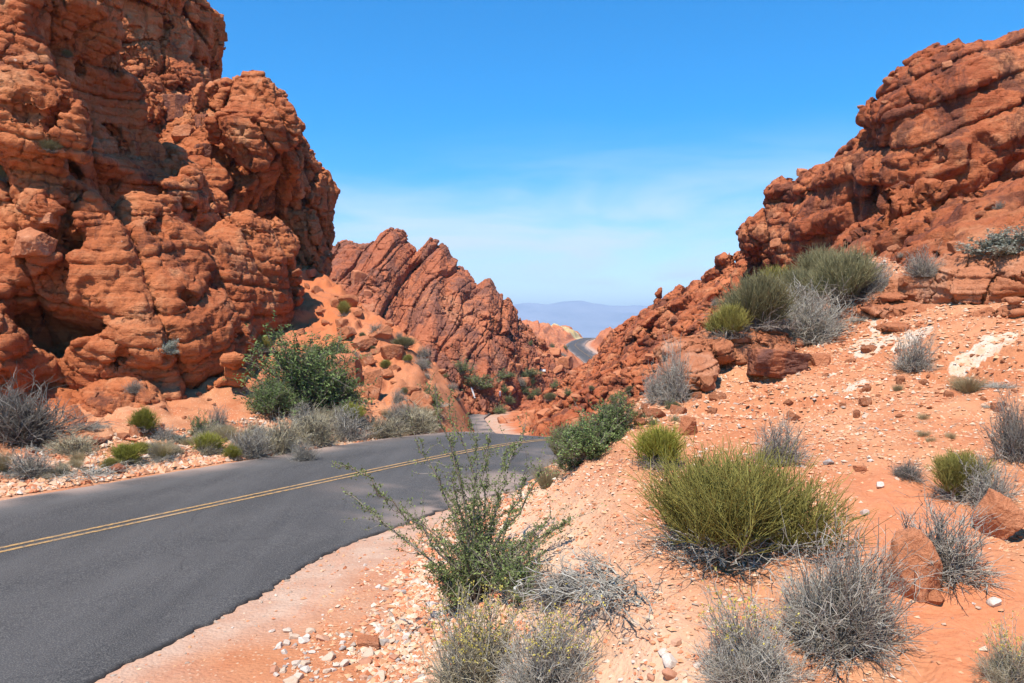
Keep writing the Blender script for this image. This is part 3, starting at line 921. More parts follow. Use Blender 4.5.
def make_ephedra(seed, n=48, tw=34, thin=.0048, spread=.36, fan=.42):
    """broom-like: woody crooked branches below, many upright green stems above"""
    r = np.random.default_rng(seed)
    th = r.random(n) * 2 * math.pi
    rr = np.sqrt(r.random(n))
    tip = np.stack([np.cos(th) * rr * spread, np.sin(th) * rr * spread, .18 + .38 * (1 - rr ** 2) * r.random(n) + .12 * r.random(n)], 1)
    base = np.stack([r.normal(size=n) * .07, r.normal(size=n) * .07, np.zeros(n)], 1)
    v = tip - base
    Ln = np.linalg.norm(v, axis=1)
    cl_ = r.random((9, 2)) * 2 - 1
    j_ = r.integers(0, 9, n)
    tip[:, :2] = .45 * tip[:, :2] + .55 * spread * cl_[j_] + r.normal(size=(n, 2)) * .02
    hc_ = (.55 + .55 * r.random(9))[j_]
    tip[:, 2] *= hc_
    v = tip - base
    rr = np.clip(np.hypot(tip[:, 0], tip[:, 1]) / spread, 0, 1)
    Ln = np.linalg.norm(v, axis=1)
    s = arcs(base, unit(v) + np.array([0, 0, -.12]), Ln, 6, np.tile([0, 0, .12], (n, 1)), r, .05)
    wood = tubes(s, thin * 2.6 * (1 - .6 * np.linspace(0, 1, 6))[None] * (.6 + .9 * r.random(n))[:, None], r, 5)
    m = n * tw
    i = np.repeat(np.arange(n), tw)
    p, t = along(s, i, .5 + .5 * r.random(m) ** .7)
    up = 1 + .8 * (1 - rr[i])
    td = unit(t * .45 + np.array([0, 0, 1.0]) * up[:, None] + r.normal(size=(m, 3)) * fan)
    top = (.70 + .3 * lobed(unit(tip[i] + 1e-4), r, .35)) * (1 - .3 * rr[i] ** 2) * (.5 + .5 * hc_[i])
    Lt = np.clip((top - p[:, 2]) * (.35 + .6 * r.random(m)), .10, .5)
    tp = arcs(p, td, Lt, 5, r.normal(size=(m, 3)) * .10 + np.array([0, 0, .06]), r, .02)
    tint = np.clip(.15 + .75 * tp[:, -1, 2] + .25 * r.normal(size=m), 0, 1)
    st = tubes(tp, thin * (1 - .55 * np.linspace(0, 1, 5))[None] * (.7 + .5 * r.random(m))[:, None], r, 3, tint)
    # finer side stems
    m2 = m * 2
    i2 = r.integers(0, m, m2)
    p2, t2 = along(tp, i2, .2 + .7 * r.random(m2))
    tp2 = arcs(p2, unit(t2 + r.normal(size=(m2, 3)) * .35), .06 + .10 * r.random(m2), 3, np.tile([0, 0, .1], (m2, 1)), r, .02)
    st2 = tubes(tp2, thin * .75 * (1 - .5 * np.linspace(0, 1, 3))[None] * np.ones((m2, 1)), r, 3, np.clip(tint[i2] + .15 * r.normal(size=m2), 0, 1))
    dead = make_mat(seed + 5, 70, 5, thin * .9)
    dv, dq, dt = join(dead['branch'], dead['twig'])
    return {'branch': join(wood, (dv * np.array([.85, .85, 1.0]), dq, dt)), 'green_stem': join(st, st2)}

def make_leafy(seed, n=46, tw=10, lv=9, leaf=.042, thin=.0048, open_=.3, up=.35):
    r = np.random.default_rng(seed)
    d = dome_dirs(n, r, .08)
    L = lobed(d, r, .4) * (.6 + .4 * r.random(n)) * np.sqrt((d[:, 0] ** 2 + d[:, 1] ** 2) * .25 + d[:, 2] ** 2 * .95)
    s = arcs(r.normal(size=(n, 3)) * np.array([.06, .06, 0]), unit(d * np.array([.5, .5, 1])), L, 7, np.stack([r.normal(size=n) * .15, r.normal(size=n) * .15, .1 + 0 * L], 1), r, .03)
    wood = tubes(s, thin * 2.2 * (1 - .7 * np.linspace(0, 1, 7))[None] * (.7 + .6 * r.random(n))[:, None], r, 4)
    m = n * tw
    i = r.integers(0, n, m)
    p, t = along(s, i, .3 + .7 * r.random(m))
    tp = arcs(p, unit(t + r.normal(size=(m, 3)) * .6 + np.array([0, 0, up])), .08 + .17 * r.random(m), 4, r.normal(size=(m, 3)) * .15, r, .04)
    tw_ = tubes(tp, thin * .8 * (1 - .5 * np.linspace(0, 1, 4))[None] * np.ones((m, 1)), r, 3)
    q = m * lv
    j = r.integers(0, m, q)
    lp, _ = along(tp, j, .1 + .9 * r.random(q))
    lp = lp + r.normal(size=(q, 3)) * .012
    lf = leaves(lp, leaf * (.5 + .8 * r.random(q)), r, .3, np.clip(.5 + .3 * r.normal(size=m)[j] + .2 * r.normal(size=q), 0, 1))
    return {'branch': join(wood, tw_), 'foliage': lf}

def make_tuft(seed, n=650, thin=.005, flat=.5):
    r = np.random.default_rng(seed)
    th = r.random(n) * 2 * math.pi
    rr = np.sqrt(r.random(n))
    base = np.stack([np.cos(th) * rr * .16, np.sin(th) * rr * .16, 0 * th], 1)
    out = np.stack([np.cos(th), np.sin(th), 0 * th], 1)
    d = unit(out * (flat * rr * (.4 + .8 * r.random(n)))[:, None] + np.array([0, 0, 1]) + r.normal(size=(n, 3)) * .16)
    L = (.55 + .5 * r.random(n)) * (1 - .3 * rr)
    s = arcs(base, d, L, 5, out * (.22 * r.random(n))[:, None] + np.array([0, 0, -.1]), r, .015)
    return {'blade': tubes(s, thin * (1 - .8 * np.linspace(0, 1, 5))[None] * (.6 + .6 * r.random(n))[:, None], r, 3)}

def make_mat(seed, n=130, tw=5, thin=.005):
    """dead twigs lying low over the ground"""
    r = np.random.default_rng(seed)
    th = r.random(n) * 2 * math.pi
    d = unit(np.stack([np.cos(th), np.sin(th), .1 + .75 * r.random(n)], 1))
    s = arcs(np.stack([r.normal(size=n) * .18, r.normal(size=n) * .18, .05 * r.random(n)], 1), d, .2 + .35 * r.random(n), 6, r.normal(size=(n, 3)) * .2 + np.array([0, 0, -.25]), r, .05)
    s[..., 2] = np.abs(s[..., 2]) + .01
    a = tubes(s, thin * 1.6 * (1 - .6 * np.linspace(0, 1, 6))[None] * (.6 + .7 * r.random(n))[:, None], r, 4)
    m = n * tw
    p, t = along(s, r.integers(0, n, m), .2 + .8 * r.random(m))
    tp = arcs(p, unit(t + r.normal(size=(m, 3)) * .6 + np.array([0, 0, .2])), .06 + .16 * r.random(m), 4, r.normal(size=(m, 3)) * .3, r, .05)
    tp[..., 2] = np.abs(tp[..., 2])
    return {'branch': a, 'twig': tubes(tp, thin * .8 * (1 - .6 * np.linspace(0, 1, 4))[None] * np.ones((m, 1)), r, 3)}

# kind: (object name, category, maker, {part: material})
KINDS = {
    'brush': ('dry_shrub', 'shrub', lambda s: make_brush(s), {'branch': 'bark', 'twig': 'twig_grey'}),
    'brush_dark': ('dry_shrub', 'shrub', lambda s: make_brush(s, 300, 9), {'branch': 'bark', 'twig': 'twig_dark'}),
    'brush_big': ('dry_shrub', 'shrub', lambda s: make_brush(s, 520, 9, .0030), {'branch': 'bark', 'twig': 'twig_grey'}),
    'brush_yellow': ('dry_shrub', 'shrub', lambda s: make_brush(s, 420, 9, .0032, flowers=2600), {'branch': 'bark', 'twig': 'twig_grey', 'blossoms': 'flower'}),
    'brush_straw': ('dry_shrub', 'shrub', lambda s: make_brush(s, 360, 9, .0034, flowers=3600), {'branch': 'twig_grey', 'twig': 'twig_pale', 'blossoms': 'flower'}),
    'brush_pale': ('straw_shrub', 'shrub', lambda s: make_brush(s, 300, 8, .0048), {'branch': 'bark', 'twig': 'twig_pale'}),
    'dome': ('dome_shrub', 'shrub', lambda s: make_leafy(s, 70, 10, 12, .05, .004, .2), {'branch': 'twig_grey', 'foliage': 'leaf_grey'}),
    'ephedra': ('green_stem_shrub', 'shrub', lambda s: make_ephedra(s), {'branch': 'bark', 'green_stem': 'olive'}),
    'ephedra_big': ('green_stem_shrub', 'shrub', lambda s: make_ephedra(s, 95, 22, .0027, .40, .45), {'branch': 'twig_grey', 'green_stem': 'olive'}),
    'ephedra_dull': ('green_stem_shrub', 'shrub', lambda s: make_ephedra(s, 60, 34, .0042), {'branch': 'bark', 'green_stem': 'olive_dull'}),
    'lime': ('yellow_green_shrub', 'shrub', lambda s: make_ephedra(s, 40, 26, .0055, .36, .6), {'branch': 'bark', 'green_stem': 'lime'}),
    'creosote': ('leafy_shrub', 'shrub', lambda s: make_leafy(s), {'branch': 'bark', 'foliage': 'leaf'}),
    'creosote_big': ('leafy_shrub', 'shrub', lambda s: make_leafy(s, 90, 14, 11, .034, .0030), {'branch': 'bark', 'foliage': 'leaf_dark'}),
    'tuft': ('grass_tuft', 'grass tuft', lambda s: make_tuft(s), {'blade': 'straw'}),
    'mat': ('dead_shrub', 'dead shrub', lambda s: {'twig': join(*make_mat(s).values())}, {'twig': 'twig_grey'}),
}
_plant_mesh = {}
def plant_parts(kind, variant):
    key = (kind, variant)
    if key not in _plant_mesh:
        name, cat, mk, mats = KINDS[kind]
        parts = mk(100 + 17 * variant + sum(map(ord, kind)))
        out = []
        for pn, (v, q, t) in parts.items():
            o = link_mesh(pn, v, q, MAT[mats[pn]], attrs={'tint': t})
            out.append((pn, o))
        _plant_mesh[key] = [out, True]
    return _plant_mesh[key]

def place_plant(kind, variant, loc, w, h, rz, label, group, tilt=(0, 0)):
    name, cat = KINDS[kind][:2]
    parts, fresh = plant_parts(kind, variant)
    _plant_mesh[(kind, variant)][1] = False
    objs = [o for _, o in parts] if fresh else [o.copy() for _, o in parts]
    if not fresh:
        for o in objs: COL.objects.link(o)
    if len(objs) == 1:
        root = objs[0]
        root.name = name
    else:
        root = empty(name, (0, 0, 0))
        for (pn, _), o in zip(parts, objs):
            o.parent = root
    root.location = loc
    root.rotation_euler = (tilt[0], tilt[1], rz)
    root.scale = (w, w, h)
    tag(root, label, cat, group)
    return root

# ------------------------------------------------------------------ loose rocks
_ICO = {}
def ico(level):
    if level not in _ICO:
        t = (1 + 5 ** .5) / 2
        V = unit(np.array([(-1, t, 0), (1, t, 0), (-1, -t, 0), (1, -t, 0), (0, -1, t), (0, 1, t), (0, -1, -t), (0, 1, -t), (t, 0, -1), (t, 0, 1), (-t, 0, -1), (-t, 0, 1)], float))
        T = np.array([(0, 11, 5), (0, 5, 1), (0, 1, 7), (0, 7, 10), (0, 10, 11), (1, 5, 9), (5, 11, 4), (11, 10, 2), (10, 7, 6), (7, 1, 8), (3, 9, 4), (3, 4, 2), (3, 2, 6), (3, 6, 8), (3, 8, 9), (4, 9, 5), (2, 4, 11), (6, 2, 10), (8, 6, 7), (9, 8, 1)])
        for _ in range(level):
            n = len(V)
            e = np.concatenate([np.sort(T[:, [a, b]], 1) for a, b in ((0, 1), (1, 2), (2, 0))])
            key = e[:, 0] * n + e[:, 1]
            uq, inv = np.unique(key, return_inverse=True)
            V = np.concatenate([V, unit(V[uq // n] + V[uq % n])])
            m = len(T)
            a, b, c = n + inv[:m], n + inv[m:2 * m], n + inv[2 * m:]
            T = np.concatenate([np.stack(x, 1) for x in ((T[:, 0], a, c), (T[:, 1], b, a), (T[:, 2], c, b), (a, b, c))])
        _ICO[level] = (V, T)
    return _ICO[level]

def rock_shape(seed, level=4, planes=14, rough=.06, boxy=0.0, dims=(1, 1, 1)):
    r = np.random.default_rng(seed)
    D, T = ico(level)
    nrm = unit(r.normal(size=(planes, 3)))
    dist = .62 + .38 * r.random(planes)
    if boxy:
        rot = unit(r.normal(size=(3, 3)) * .12 + np.eye(3))
        nrm = np.concatenate([nrm, rot, -rot])
        dist = np.concatenate([dist + boxy * .5, np.full(6, .62) + .08 * r.random(6)])
    dot = D @ nrm.T
    rad = np.where(dot > .05, dist[None] / np.maximum(dot, .05), 9)
    rad = np.sort(rad, 1)
    R = smin(rad[:, 0], rad[:, 1], .03)
    V = D * np.minimum(R, 1.25)[:, None]
    p = (V + seed * 1.7).astype(F)
    V = V * (1 + rough * fbm(p, 1.3, 4, seed * .3) * 1.6 + rough * .5 * ridged(p, 4.0, 3, seed))[:, None]
    return V * np.array(dims), T
# ------------------------------------------------------------------ build
MAT = make_materials()
def ray_xy(px, py, d0=2.0, d1=900.0):
    """where the line of sight through a pixel of the photograph meets the smooth land"""
    d = np.geomspace(d0, d1, 6000)
    z = CAMZ + (HORIZ - py) / FPX * d
    h = land((px - 512) / FPX * d, d)
    k = np.nonzero(h > z)[0]
    d = d[k[0]] if len(k) else d1
    return (px - 512) / FPX * d, d
for px, py, rx, ry, ang, s in [(992, 350, .42, .2, .35, 1.3), (968, 360, .28, .16, .5, 1.6), (874, 338, .07, .7, -.35, 2.2), (872, 352, .3, .25, 0, 2.0), (865, 385, .25, .12, 0, 3), (915, 345, .3, .18, .4, 2.)]:
    x, y = ray_xy(px, py)
    WHITE_PATCHES.append((x, y, rx, ry, ang, s))
build_ground(MAT['ground'])
build_road(MAT)
cl = grow_rock('cliff', (-30, 17, -1.5), (-6.2, 52, 22), .24, left_cliff_sdf(), MAT['cliff'])
tag(cl, 'tall rounded red sandstone cliff left of the road', None, None, 'structure')
hl = grow_rock('rocky_hill', (-1.5, 13.4, -8), (34, 111, 19), .36, right_hill_sdf(), MAT['hill'])
tag(hl, 'rugged red sandstone hill right of the road', None, None, 'structure')
rg = grow_rock('rock_ridge', (-46, 78, -8), (11, 112, 19), .36, ridge_sdf(), MAT['ridge'])
tag(rg, 'banded red rock ridge with two knobs above the far road', None, None, 'structure')
build_mountain(MAT['mountain'])
def outcrop(name, lumps, label, seed):
    c = []
    for px, py, rx, ry, rz in lumps:
        x, y = ray_xy(px, py)
        c.append((np.array([x, y + ry * .35, land(np.array([x]), np.array([y]))[0] + rz * .35]), (rx, ry, rz)))
    C = np.array([a for a, b in c]); R = np.array([b for a, b in c])
    nl = unit(np.array([-.10, -.16, .95]))
    def f(p, lev):
        q = p + np.stack([fbm(p, .7, 2, 5. + seed), fbm(p, .7, 2, 15.), fbm(p, .7, 2, 25.)], 1) * F(.35)
        d = None
        for a, b in c:
            e = ell(q, a, b)
            d = e if d is None else smin(d, e, .08)
        wv = .25 * fbm(p, .4, 2, 4.)
        d = d - strata(p, nl, .24, .22, .10, wv, seed) - strata(p, nl, .08, .04, .03, wv, seed + 1)
        b, e, k = voronoi(q / F(.55), seed + 2)
        d = d - ((k - .5) * .16 - .12 * (1 - sstep(0, .12, e)))
        d = d - .10 * fbm(p, 1.8, 4, 3.)
        return d.astype(F)
    o = grow_rock(name, (C - R).min(0) - .5, (C + R).max(0) + .4, .085, f, MAT['boulder'])
    return tag(o, label, 'rock outcrop')
outcrop('rock_outcrop', [(700, 380, .45, .6, .16), (722, 366, .7, .7, .22), (752, 358, .75, .7, .26), (735, 340, .5, .6, .2)], 'long low ledge of red rock on the crest of the bank', 201)
outcrop('rock_outcrop', [(850, 338, .3, .4, .12), (908, 334, .4, .5, .13), (950, 328, .5, .5, .15), (998, 324, .5, .5, .18)], 'low broken red ledge just above the white crusts', 241)
outcrop('rock_outcrop', [(880, 312, .5, .6, .26), (915, 316, .6, .6, .34), (945, 302, .6, .7, .42), (985, 300, .7, .8, .5), (1020, 282, .9, .9, .5), (1060, 280, 1, 1, .6)], 'layered overhanging rock ledges below the pale domed shrub', 221)

bpy.context.view_layer.update()
DG = bpy.context.evaluated_depsgraph_get()
EYE = Vector((0, 0, CAMZ))
def hit(px, py):
    ok, loc, nor, idx, ob, mt = scene.ray_cast(DG, EYE, Vector(((px - 512) / FPX, 1, (HORIZ - py) / FPX)).normalized())
    return (np.array(loc), np.array(nor), ob.name) if ok else None
def drop(x, y, top=40):
    ok, loc, nor, idx, ob, mt = scene.ray_cast(DG, Vector((x, y, top)), Vector((0, 0, -1)))
    return (np.array(loc), np.array(nor), ob.name) if ok else None

# foot of the plant in the photograph (px, py), its width and height there (px), kind, variant, label, group
PLANTS = [
 (20, 441, 88, 72, 'brush_dark', 0, 'large dark grey shrub at the left edge below the cliff', 'shrubs along the left roadside'),
 (72, 452, 46, 24, 'brush_pale', 0, 'pale domed straw shrub just right of the large dark shrub', 'shrubs along the left roadside'),
 (86, 474, 64, 30, 'mat', 0, 'flat grey dead shrub sprawling by the left road edge', 'dead shrubs'),
 (30, 474, 52, 24, 'brush', 1, 'low grey-green shrub nearest the left road edge', 'shrubs along the left roadside'),
 (0, 474, 24, 34, 'tuft', 1, 'yellowish tuft cut off by the left picture edge', 'grass tufts'),
 (144, 432, 30, 28, 'lime', 0, 'bright yellow-green round shrub under the cave', 'shrubs along the left roadside'),
 (92, 428, 34, 20, 'mat', 1, 'bleached grey dead shrub on rubble beside the dark shrub', 'dead shrubs'),
 (126, 462, 40, 22, 'lime', 1, 'olive low shrub below the bright yellow-green one', 'shrubs along the left roadside'),
 (161, 459, 24, 26, 'tuft', 0, 'tan upright grass tuft right of the olive low shrub', 'grass tufts'),
 (180, 443, 22, 13, 'dome', 0, 'small pale domed shrub right of the tan grass tuft', 'shrubs along the left roadside'),
 (133, 392, 16, 12, 'brush', 0, 'tiny grey shrub on rubble under the low cave', 'small shrubs on the cliff'),
 (199, 437, 26, 26, 'creosote', 0, 'small green leafy shrub below the right-hand cave mouth', 'shrubs along the left roadside'),
 (217, 430, 24, 22, 'brush', 1, 'grey tuft-like shrub at the foot of the cliff corner', 'shrubs along the left roadside'),
 (208, 452, 34, 22, 'lime', 1, 'olive and rust low shrub at the cliff corner', 'shrubs along the left roadside'),
 (231, 460, 20, 18, 'lime', 0, 'small yellowish shrub on gravel past the cliff corner', 'shrubs along the left roadside'),
 (302, 412, 100, 78, 'creosote_big', 0, 'big dark green leafy shrub in the hollow beside the cliff', 'big green shrubs'),
 (270, 412, 46, 46, 'creosote_big', 1, 'dark green leafy shrub tight against the cliff corner', 'big green shrubs'),
 (335, 405, 54, 48, 'creosote_big', 1, 'green leafy shrub on the right of the hollow', 'big green shrubs'),
 (325, 372, 60, 34, 'creosote_big', 0, 'green leafy shrub topmost in the hollow against bare rock', 'big green shrubs'),
 (262, 352, 20, 18, 'ephedra', 1, 'small olive shrub high in the corner behind the cliff', 'shrubs on the left slope'),
 (250, 457, 42, 30, 'brush', 0, 'grey dry shrub leftmost in the row under the green thicket', 'dry shrubs under the green thicket'),
 (282, 452, 44, 38, 'brush_pale', 1, 'straw-coloured shrub second in the row under the thicket', 'dry shrubs under the green thicket'),
 (312, 445, 46, 44, 'brush_pale', 0, 'large pale straw shrub in the middle under the thicket', 'dry shrubs under the green thicket'),
 (345, 440, 40, 30, 'brush', 1, 'grey shrub right of the large pale straw shrub', 'dry shrubs under the green thicket'),
 (304, 460, 26, 20, 'brush', 0, 'small grey shrub in front of the large pale straw shrub', 'dry shrubs under the green thicket'),
 (352, 424, 28, 24, 'lime', 0, 'yellow-green shrub at the right foot of the green thicket', 'shrubs along the left roadside'),
 (385, 438, 46, 24, 'brush_pale', 1, 'low tan shrub between road and fallen rock face', 'dry shrubs under the green thicket'),
 (415, 432, 46, 34, 'brush_pale', 0, 'round tan shrub rightmost on the far road edge', 'dry shrubs under the green thicket'),
 (432, 412, 26, 34, 'creosote', 1, 'olive green shrub behind the round tan shrub', 'shrubs on the left slope'),
 (345, 316, 15, 17, 'ephedra', 0, 'small yellow-green shrub at the cliff base above the slope', 'shrubs on the left slope'),
 (377, 333, 16, 10, 'brush', 0, 'grey cushion shrub high on the left slope', 'shrubs on the left slope'),
 (402, 348, 24, 14, 'ephedra_dull', 0, 'grey-green shrub below the ridge on the left slope', 'shrubs on the left slope'),
 (424, 356, 16, 9, 'brush', 1, 'grey low shrub right of the grey-green slope shrub', 'shrubs on the left slope'),
 (386, 370, 14, 12, 'ephedra', 1, 'olive shrub midway up the left slope', 'shrubs on the left slope'),
 (421, 368, 16, 12, 'brush', 0, 'grey shrub midway down the left slope', 'shrubs on the left slope'),
 (408, 362, 10, 9, 'ephedra', 0, 'tiny green shrub in the middle of the left slope', 'shrubs on the left slope'),
 (398, 402, 16, 12, 'brush', 1, 'grey shrub low on the slope above the round tan shrub', 'shrubs on the left slope'),
 (461, 374, 22, 16, 'creosote', 0, 'dark grey-green shrub near the right rim of the left slope', 'shrubs on the left slope'),
 (452, 392, 12, 10, 'brush', 0, 'grey shrub on the lower right rim of the left slope', 'shrubs on the left slope'),
 (168, 354, 21, 19, 'dome', 0, 'round grey shrub growing on the rounded cliff front', 'small shrubs on the cliff'),
 (6, 182, 22, 30, 'ephedra_dull', 0, 'grey-green shrub high on the cliff at the left edge', 'small shrubs on the cliff'),
 (52, 153, 24, 14, 'ephedra_dull', 1, 'olive shrub rooted on the upper cliff ledge', 'small shrubs on the cliff'),
 (68, 58, 11, 9, 'ephedra_dull', 0, 'tiny grey-green shrub on the topmost cliff dome', 'small shrubs on the cliff'),
 (480, 389, 46, 18, 'creosote', 0, 'green shrubs clump in the wash left of the far road bend', 'green shrubs in the far wash'),
 (505, 378, 30, 9, 'creosote', 1, 'long low green shrub beyond the far road bend', 'green shrubs in the far wash'),
 (528, 376, 30, 8, 'creosote', 0, 'low green shrub near the white barrier', 'green shrubs in the far wash'),
 (504, 393, 14, 11, 'creosote', 1, 'green shrub right of the far road bend', 'green shrubs in the far wash'),
 (508, 404, 14, 11, 'creosote', 0, 'green shrub beside the post at the far road bend', 'green shrubs in the far wash'),
 (500, 414, 16, 12, 'creosote', 1, 'green shrub inside the far road bend', 'green shrubs in the far wash'),
 (590, 458, 66, 58, 'creosote_big', 1, 'green leafy shrub where the road disappears behind the bank', 'big green shrubs'),
 (572, 470, 40, 34, 'creosote', 0, 'olive leafy shrub at the foot of the bank by the road', 'big green shrubs'),
 (548, 488, 36, 34, 'tuft', 1, 'yellowish grass tuft at the bank foot behind the tall shrub', 'grass tufts'),
 (612, 440, 54, 46, 'creosote_big', 0, 'bright green shrub higher up behind the one where the road vanishes', 'big green shrubs'),
 (566, 462, 40, 36, 'ephedra_dull', 1, 'olive twiggy shrub left of the green shrubs at the road bend', 'big green shrubs'),
 (738, 326, 44, 38, 'ephedra_dull', 0, 'olive shrub low in the thicket on the bank crest', 'olive shrubs on the bank crest'),
 (776, 306, 50, 40, 'ephedra', 1, 'yellow-olive shrub in the middle back of the thicket', 'olive shrubs on the bank crest'),
 (822, 292, 52, 42, 'ephedra_dull', 1, 'tall dull olive shrub at the top back of the thicket', 'olive shrubs on the bank crest'),
 (866, 292, 40, 34, 'brush', 0, 'grey-green shrub at the upper right end of the thicket', 'dry shrubs on the right bank'),
 (676, 402, 36, 54, 'brush', 1, 'pale grey shrub on the crest of the bank', 'dry shrubs on the right bank'),
 (655, 402, 22, 34, 'brush', 0, 'small pale grey shrub spilling down the bank crest', 'dry shrubs on the right bank'),
 (757, 330, 66, 54, 'ephedra_dull', 1, 'tall olive shrub behind the large round grey shrub', 'olive shrubs on the bank crest'),
 (728, 338, 40, 34, 'ephedra', 0, 'yellow-olive shrub at the lower left of the olive thicket', 'olive shrubs on the bank crest'),
 (795, 312, 54, 46, 'ephedra_dull', 0, 'dull olive shrub in the middle of the olive thicket', 'olive shrubs on the bank crest'),
 (843, 303, 64, 52, 'ephedra_dull', 1, 'dull olive shrub rightmost in the thicket below the hill', 'olive shrubs on the bank crest'),
 (806, 343, 90, 62, 'brush_big', 1, 'large round grey shrub on the bank crest', 'dry shrubs on the right bank'),
 (880, 290, 30, 26, 'brush', 1, 'small grey shrub right of the olive thicket', 'dry shrubs on the right bank'),
 (923, 276, 32, 26, 'brush', 0, 'grey shrub alone above the rock ledges', 'dry shrubs on the right bank'),
 (1000, 255, 66, 34, 'dome', 0, 'pale domed shrub high at the right edge', 'dry shrubs on the right bank'),
 (866, 320, 24, 14, 'mat', 0, 'dry twiggy shrub low beside the white crust', 'dead shrubs'),
 (914, 370, 42, 36, 'brush', 1, 'grey twiggy shrub between the two white crusts', 'dry shrubs on the right bank'),
 (968, 391, 40, 24, 'tuft', 0, 'yellow-green grass tuft below the large white crust', 'grass tufts'),
 (898, 390, 12, 10, 'tuft', 1, 'small yellow tuft below the narrow white crust', 'grass tufts'),
 (1016, 458, 46, 66, 'brush_dark', 1, 'dark grey shrub cut off by the right picture edge', 'dry shrubs on the right bank'),
 (1000, 386, 30, 20, 'mat', 1, 'grey dead twigs right of the yellow-green tuft', 'dead shrubs'),
 (958, 498, 74, 54, 'ephedra', 1, 'olive shrub with grey dead stems above the two boulders', 'green-stemmed shrubs on the bank'),
 (908, 478, 30, 24, 'brush_dark', 0, 'small dark grey shrub left of the olive one with dead stems', 'dry shrubs on the right bank'),
 (990, 505, 46, 50, 'brush', 0, 'grey dry shrub right behind the varnished boulder', 'dry shrubs on the right bank'),
 (940, 572, 96, 66, 'brush', 1, 'wide grey dry shrub behind the pointed boulder', 'dry shrubs on the right bank'),
 (736, 556, 192, 132, 'ephedra_big', 0, 'largest green-stemmed shrub in the middle of the bank', 'green-stemmed shrubs on the bank'),
 (660, 466, 62, 48, 'lime', 1, 'bright yellow-green shrub at the upper left of the largest one', 'green-stemmed shrubs on the bank'),
 (778, 462, 56, 40, 'brush', 1, 'grey dry shrub behind the largest green-stemmed shrub', 'dry shrubs on the right bank'),
 (625, 588, 140, 62, 'mat', 0, 'tangled dead grey shrub at lower left of the largest green one', 'dead shrubs'),
 (562, 600, 62, 44, 'brush_dark', 0, 'dark dead shrub between tall leafy shrub and tangled one', 'dead shrubs'),
 (838, 640, 122, 112, 'brush_big', 0, 'big grey dry shrub left of the pointed boulder', 'dry shrubs on the right bank'),
 (748, 690, 98, 90, 'brush_yellow', 0, 'grey dry shrub with yellow tips at the bottom edge', 'dry shrubs on the right bank'),
 (470, 604, 96, 90, 'creosote', 1, 'dense low leafy shrub at the foot of the tall thin-branched one', 'green shrubs by the road'),
 (515, 598, 80, 66, 'creosote', 0, 'low leafy shrub on the bank side of the tall thin-branched one', 'green shrubs by the road'),
 (1010, 690, 60, 56, 'brush_straw', 1, 'straw and green shrub in the bottom right corner', 'dry shrubs on the right bank'),
 (474, 692, 100, 88, 'brush_straw', 0, 'grey-yellow dry shrub under the tall leafy one', 'dry shrubs on the right bank'),
 (545, 696, 92, 88, 'brush_yellow', 1, 'yellowish dry shrub at the bottom, right of the grey-yellow one', 'dry shrubs on the right bank'),
]
GROW = {'olive shrubs on the bank crest': 1.2, 'green-stemmed shrubs on the bank': 1.08, 'big green shrubs': 1.2}
spots = []
for i, (px, py, w, h, kind, var, lab, grp) in enumerate(PLANTS):
    g = hit(px, min(py, 682)) if py <= 683 else None
    if py > 683:
        x, y = ray_xy(px, py)
        g = drop(x, y)
    if g is None: continue
    loc, nor, _ = g
    spots.append((kind, var, loc - np.array([0, 0, .02]), w * loc[1] / FPX * GROW.get(grp, 1.12), h * loc[1] / FPX * GROW.get(grp, 1.08), (i * 2.4) % 6.28, lab, grp))

# small shrubs scattered over the rubble, too alike to tell apart
r = np.random.default_rng(5)
for n, poly, kinds, lab, grp, size in [
    (110, (150, 0, 440, 1), ['brush_pale', 'tuft', 'brush_pale', 'brush', 'mat'], 'small straw-coloured shrub in the dry strip along the far road edge', 'small straw shrubs along the far road edge', (13, 26)),
    (34, (0, 0, 180, 2), ['brush_pale', 'tuft', 'mat', 'ephedra'], 'small dry shrub on the gravel at the near left roadside', 'small dry shrubs at the near left roadside', (9, 18)),
    (20, (440, 362, 540, 400), ['creosote', 'brush', 'creosote'], 'small green shrub in the wash near the far road bend', 'small green shrubs in the far wash', (6, 13)),
    (34, (520, 370, 690, 425), ['creosote', 'brush', 'ephedra_dull', 'creosote'], 'small shrub among the red rubble of the far right slope', 'small shrubs on the right rubble', (6, 13)),
    (12, (700, 300, 760, 345), ['brush', 'creosote'], 'small shrub among the red rubble of the far right slope', 'small shrubs on the right rubble', (6, 11)),
    (16, (345, 330, 470, 410), ['brush', 'ephedra_dull', 'brush'], 'small grey shrub on the left rubble slope', 'small shrubs on the left slope', (5, 10)),
    (10, (530, 345, 600, 368), ['creosote', 'brush'], 'small shrub among the red rubble of the far right slope', 'small shrubs on the right rubble', (4, 7)),
    (8, (870, 70, 1020, 260), ['ephedra_dull', 'brush'], 'small shrub on the upper right hill', 'small shrubs on the hill', (6, 11)),
    (16, (860, 380, 1020, 470), ['tuft', 'mat'], 'small dry tuft on the open slope at right', 'small dry tufts on the bank', (8, 14))]:
    for j in range(n):
        px, py = poly[0] + r.random() * (poly[2] - poly[0]), poly[1] + r.random() * (poly[3] - poly[1])
        if poly[3] <= 2: py = 499 - .172 * px + .00005 * px * px - (3 + 26 * r.random() ** 1.3)
        g = hit(px, py)
        if g is None or g[1][2] < .25 or g[2] == 'road' or abs(carriageway(g[0][:1], g[0][1:2])[0]) < 4.2: continue
        s = size[0] + r.random() * (size[1] - size[0])
        k = kinds[r.integers(len(kinds))]
        d = g[0][1] / FPX
        spots.append((k, int(r.integers(2)), g[0] - np.array([0, 0, .03]), s * 1.2 * d, s * d * (.8 + .3 * r.random()), r.random() * 6.28, lab, grp))

